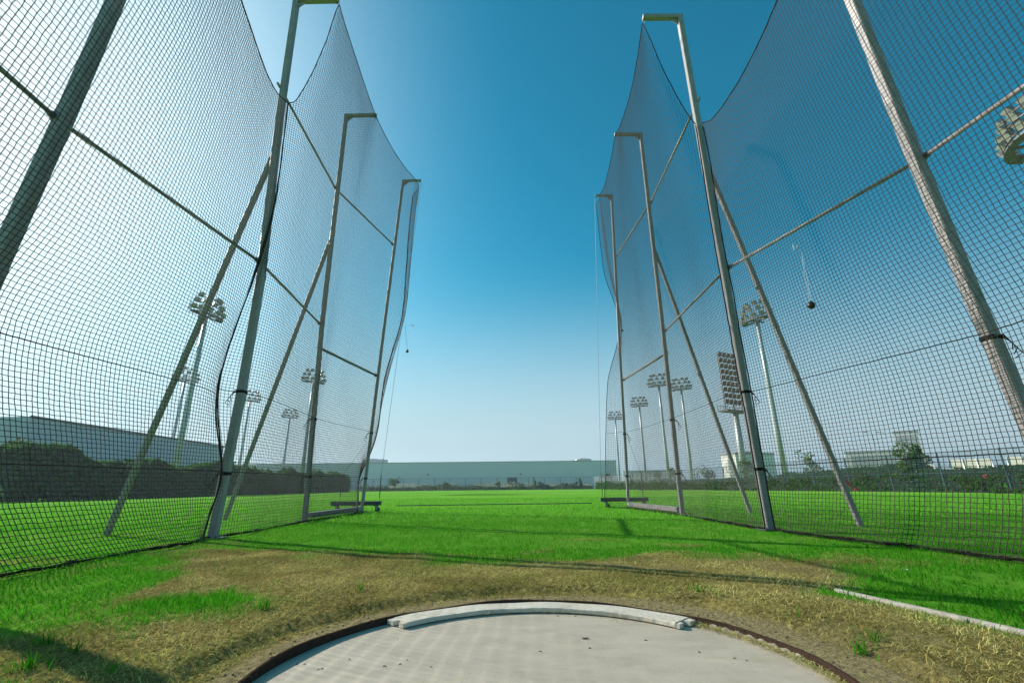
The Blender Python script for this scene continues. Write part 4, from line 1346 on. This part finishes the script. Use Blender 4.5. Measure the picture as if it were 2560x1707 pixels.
# right side beyond the fence
def block(name, px0, px1, py_top, D, depth, c, label, cat, panel=(6, 3.4), dark=.85, turn=None, wide=None):
    x0, y0, z1 = at_r(px0, py_top, D); x1, y1, _ = at_r(px1, py_top, D)
    a = math.atan2(y1 - y0, x1 - x0); w = math.hypot(x1 - x0, y1 - y0)
    if turn is not None: a, w = turn, wide
    root = thing(name, (x0, y0, -.6), a); tag(root, label, cat)
    mb = MB(); mb.box((0, 0, -1), (w, depth, z1 + .6)); mb.build('wall', wall_mat(name + '_wall', c, panel, dark), root)
    mb = MB(); mb.box((-.2, -.2, z1 + .6), (w + .2, depth + .2, z1 + .6 + .012 * D * .25)); mb.build('parapet', M['galv'], root)
    return root, w, z1 + .6
def windows(root, w, h, nx, nz_, x0=.08, z0=.15):
    for i in range(nx):
        for j in range(nz_):
            cx = w * (x0 + (1 - 2 * x0) * (i + .5) / nx); cz = h * (z0 + (1 - z0 - .06) * (j + .5) / nz_)
            mb = MB(); ww = w * .30 / nx; hh = h * .28 / nz_
            mb.box((cx - ww, -.12, cz - hh), (cx + ww, .05, cz + hh)); mb.build('window', M['hazed_glass'], root)
block('white_building', 1802, 1834, 1139, 170, 14, (.80, .78, .74), 'white windowless tower block beyond the right fence', 'building', turn=R(-78.5), wide=7.4)
rt, w, h = block('grey_building', 1838, 1880, 1134, 190, 20, (.62, .58, .62), 'grey block standing right of the white tower block', 'building'); windows(rt, w, h, 4, 4)
rt, w, h = block('apartment_building', 2112, 2262, 1133, 260, 25, (.74, .64, .62), 'wide hazy reddish apartment block beyond the right fence', 'building'); windows(rt, w, h, 9, 4)
rt, w, h = block('apartment_tower', 2232, 2296, 1083, 300, 25, (.78, .70, .68), 'tall hazy tower rising behind the wide apartment block', 'building'); windows(rt, w, h, 5, 8)
rt, w, h = block('low_building', 1560, 1700, 1180, 230, 30, (.66, .64, .66), 'low hazy grey building far beyond the outer right poles', 'building'); windows(rt, w, h, 8, 2)
block('boundary_wall', 1745, 1800, 1202, 120, 2, (.62, .58, .56), 'low pale wall left of the white tower block', 'wall')
# thin rooftop masts by the tower
# vaulted awnings
m_can = mat('cream_canvas', (.68, .66, .50), .7, trans=.15)
def awning(px0, px1, pyt, D, nb, label):
    x0, y0, zt_ = at_r(px0, pyt, D); x1, y1, _ = at_r(px1, pyt, D)
    a = math.atan2(y1 - y0, x1 - x0); w = math.hypot(x1 - x0, y1 - y0)
    root = thing('awning', (x0, y0, float(gz(x0, y0))), a); tag(root, label, 'awning', 'cream awnings beyond the right fence')
    h = zt_ - float(gz(x0, y0)); mb = MB(); fr_ = MB()
    n = 8; R_ = 1.6
    for k in range(n):
        t0, t1 = math.pi / 2 * k / n, math.pi / 2 * (k + 1) / n
        q = [(-R_ * math.sin(t) + R_, h - R_ * .8 * (1 - math.cos(t))) for t in (math.pi / 2 - t0, math.pi / 2 - t1)]
        (ya, za), (yb, zb_) = q
        mb.add([(0, ya, za), (w, ya, za), (w, yb, zb_), (0, yb, zb_), (0, ya, za - .04), (w, ya, za - .04), (w, yb, zb_ - .04), (0, yb, zb_ - .04)],
               [(0,1,2,3),(7,6,5,4),(0,4,5,1),(2,6,7,3),(1,5,6,2),(3,7,4,0)])
    mb.build('canopy', m_can, root)
    for i in range(nb + 1):
        x = w * i / nb
        pts = [(x, -R_ * math.sin(t) + R_ - .02, h - R_ * .8 * (1 - math.cos(t)) + .02) for t in np.linspace(math.pi / 2, 0, 7)]
        p_ = MB(); p_.tube([(x, 0, 0)] + pts, .05, 6); p_.build('rib', M['alu'], root)
awning(2260, 2335, 1161, 62, 2, 'cream vaulted awning half hidden by the round young tree')
awning(2370, 2478, 1147, 60, 3, 'cream vaulted awning in the middle, three bays wide')
awning(2514, 2640, 1140, 58, 3, 'cream vaulted awning cut off by the right edge of the photo')
# street lamps near the tower
for px, D, lab in ((2180, 120, 'thin street lamp left of the tall tower'), (2212, 120, 'thin street lamp before the tall tower'), (2296, 118, 'thin street lamp with a hooked arm right of the tall tower')):
    x, y, z = at_r(px, 1082, D)
    root = thing('street_lamp', (x, y, -.6)); tag(root, lab, 'street lamp', 'street lamps beyond the right fence')
    mb = MB(); mb.tube([(0, 0, 0), (0, 0, z + .4)], [.10, .05], 8); mb.build('pole', M['mast'], root)
    mb = MB(); mb.tube([(0, 0, z + .4), (-.5, 0, z + .7), (-1.3, 0, z + .75)], .05, 6); mb.build('arm', M['mast'], root)
    mb = MB(); mb.box((-1.9, -.14, z + .68), (-1.25, .14, z + .82)); mb.build('lamp_head', M['lamp_case'], root)

# ================================================================== HAZE
hz = bpy.data.materials.new('dusty_air'); hz.use_nodes = True
nt = hz.node_tree; nt.nodes.remove(nt.nodes['Principled BSDF'])
pv = nt.nodes.new('ShaderNodeVolumePrincipled')
pv.inputs['Color'].default_value = (.66, .86, 1.0, 1); pv.inputs['Density'].default_value = .0007; pv.inputs['Anisotropy'].default_value = .3
nt.links.new(pv.outputs[0], nt.nodes['Material Output'].inputs['Volume'])
mb = MB(); mb.box((-3600, -3600, -2), (3600, 3600, 46))
tag(mb.build('haze', hz), 'pale dusty air over the field and the far buildings', 'haze', kind='stuff')
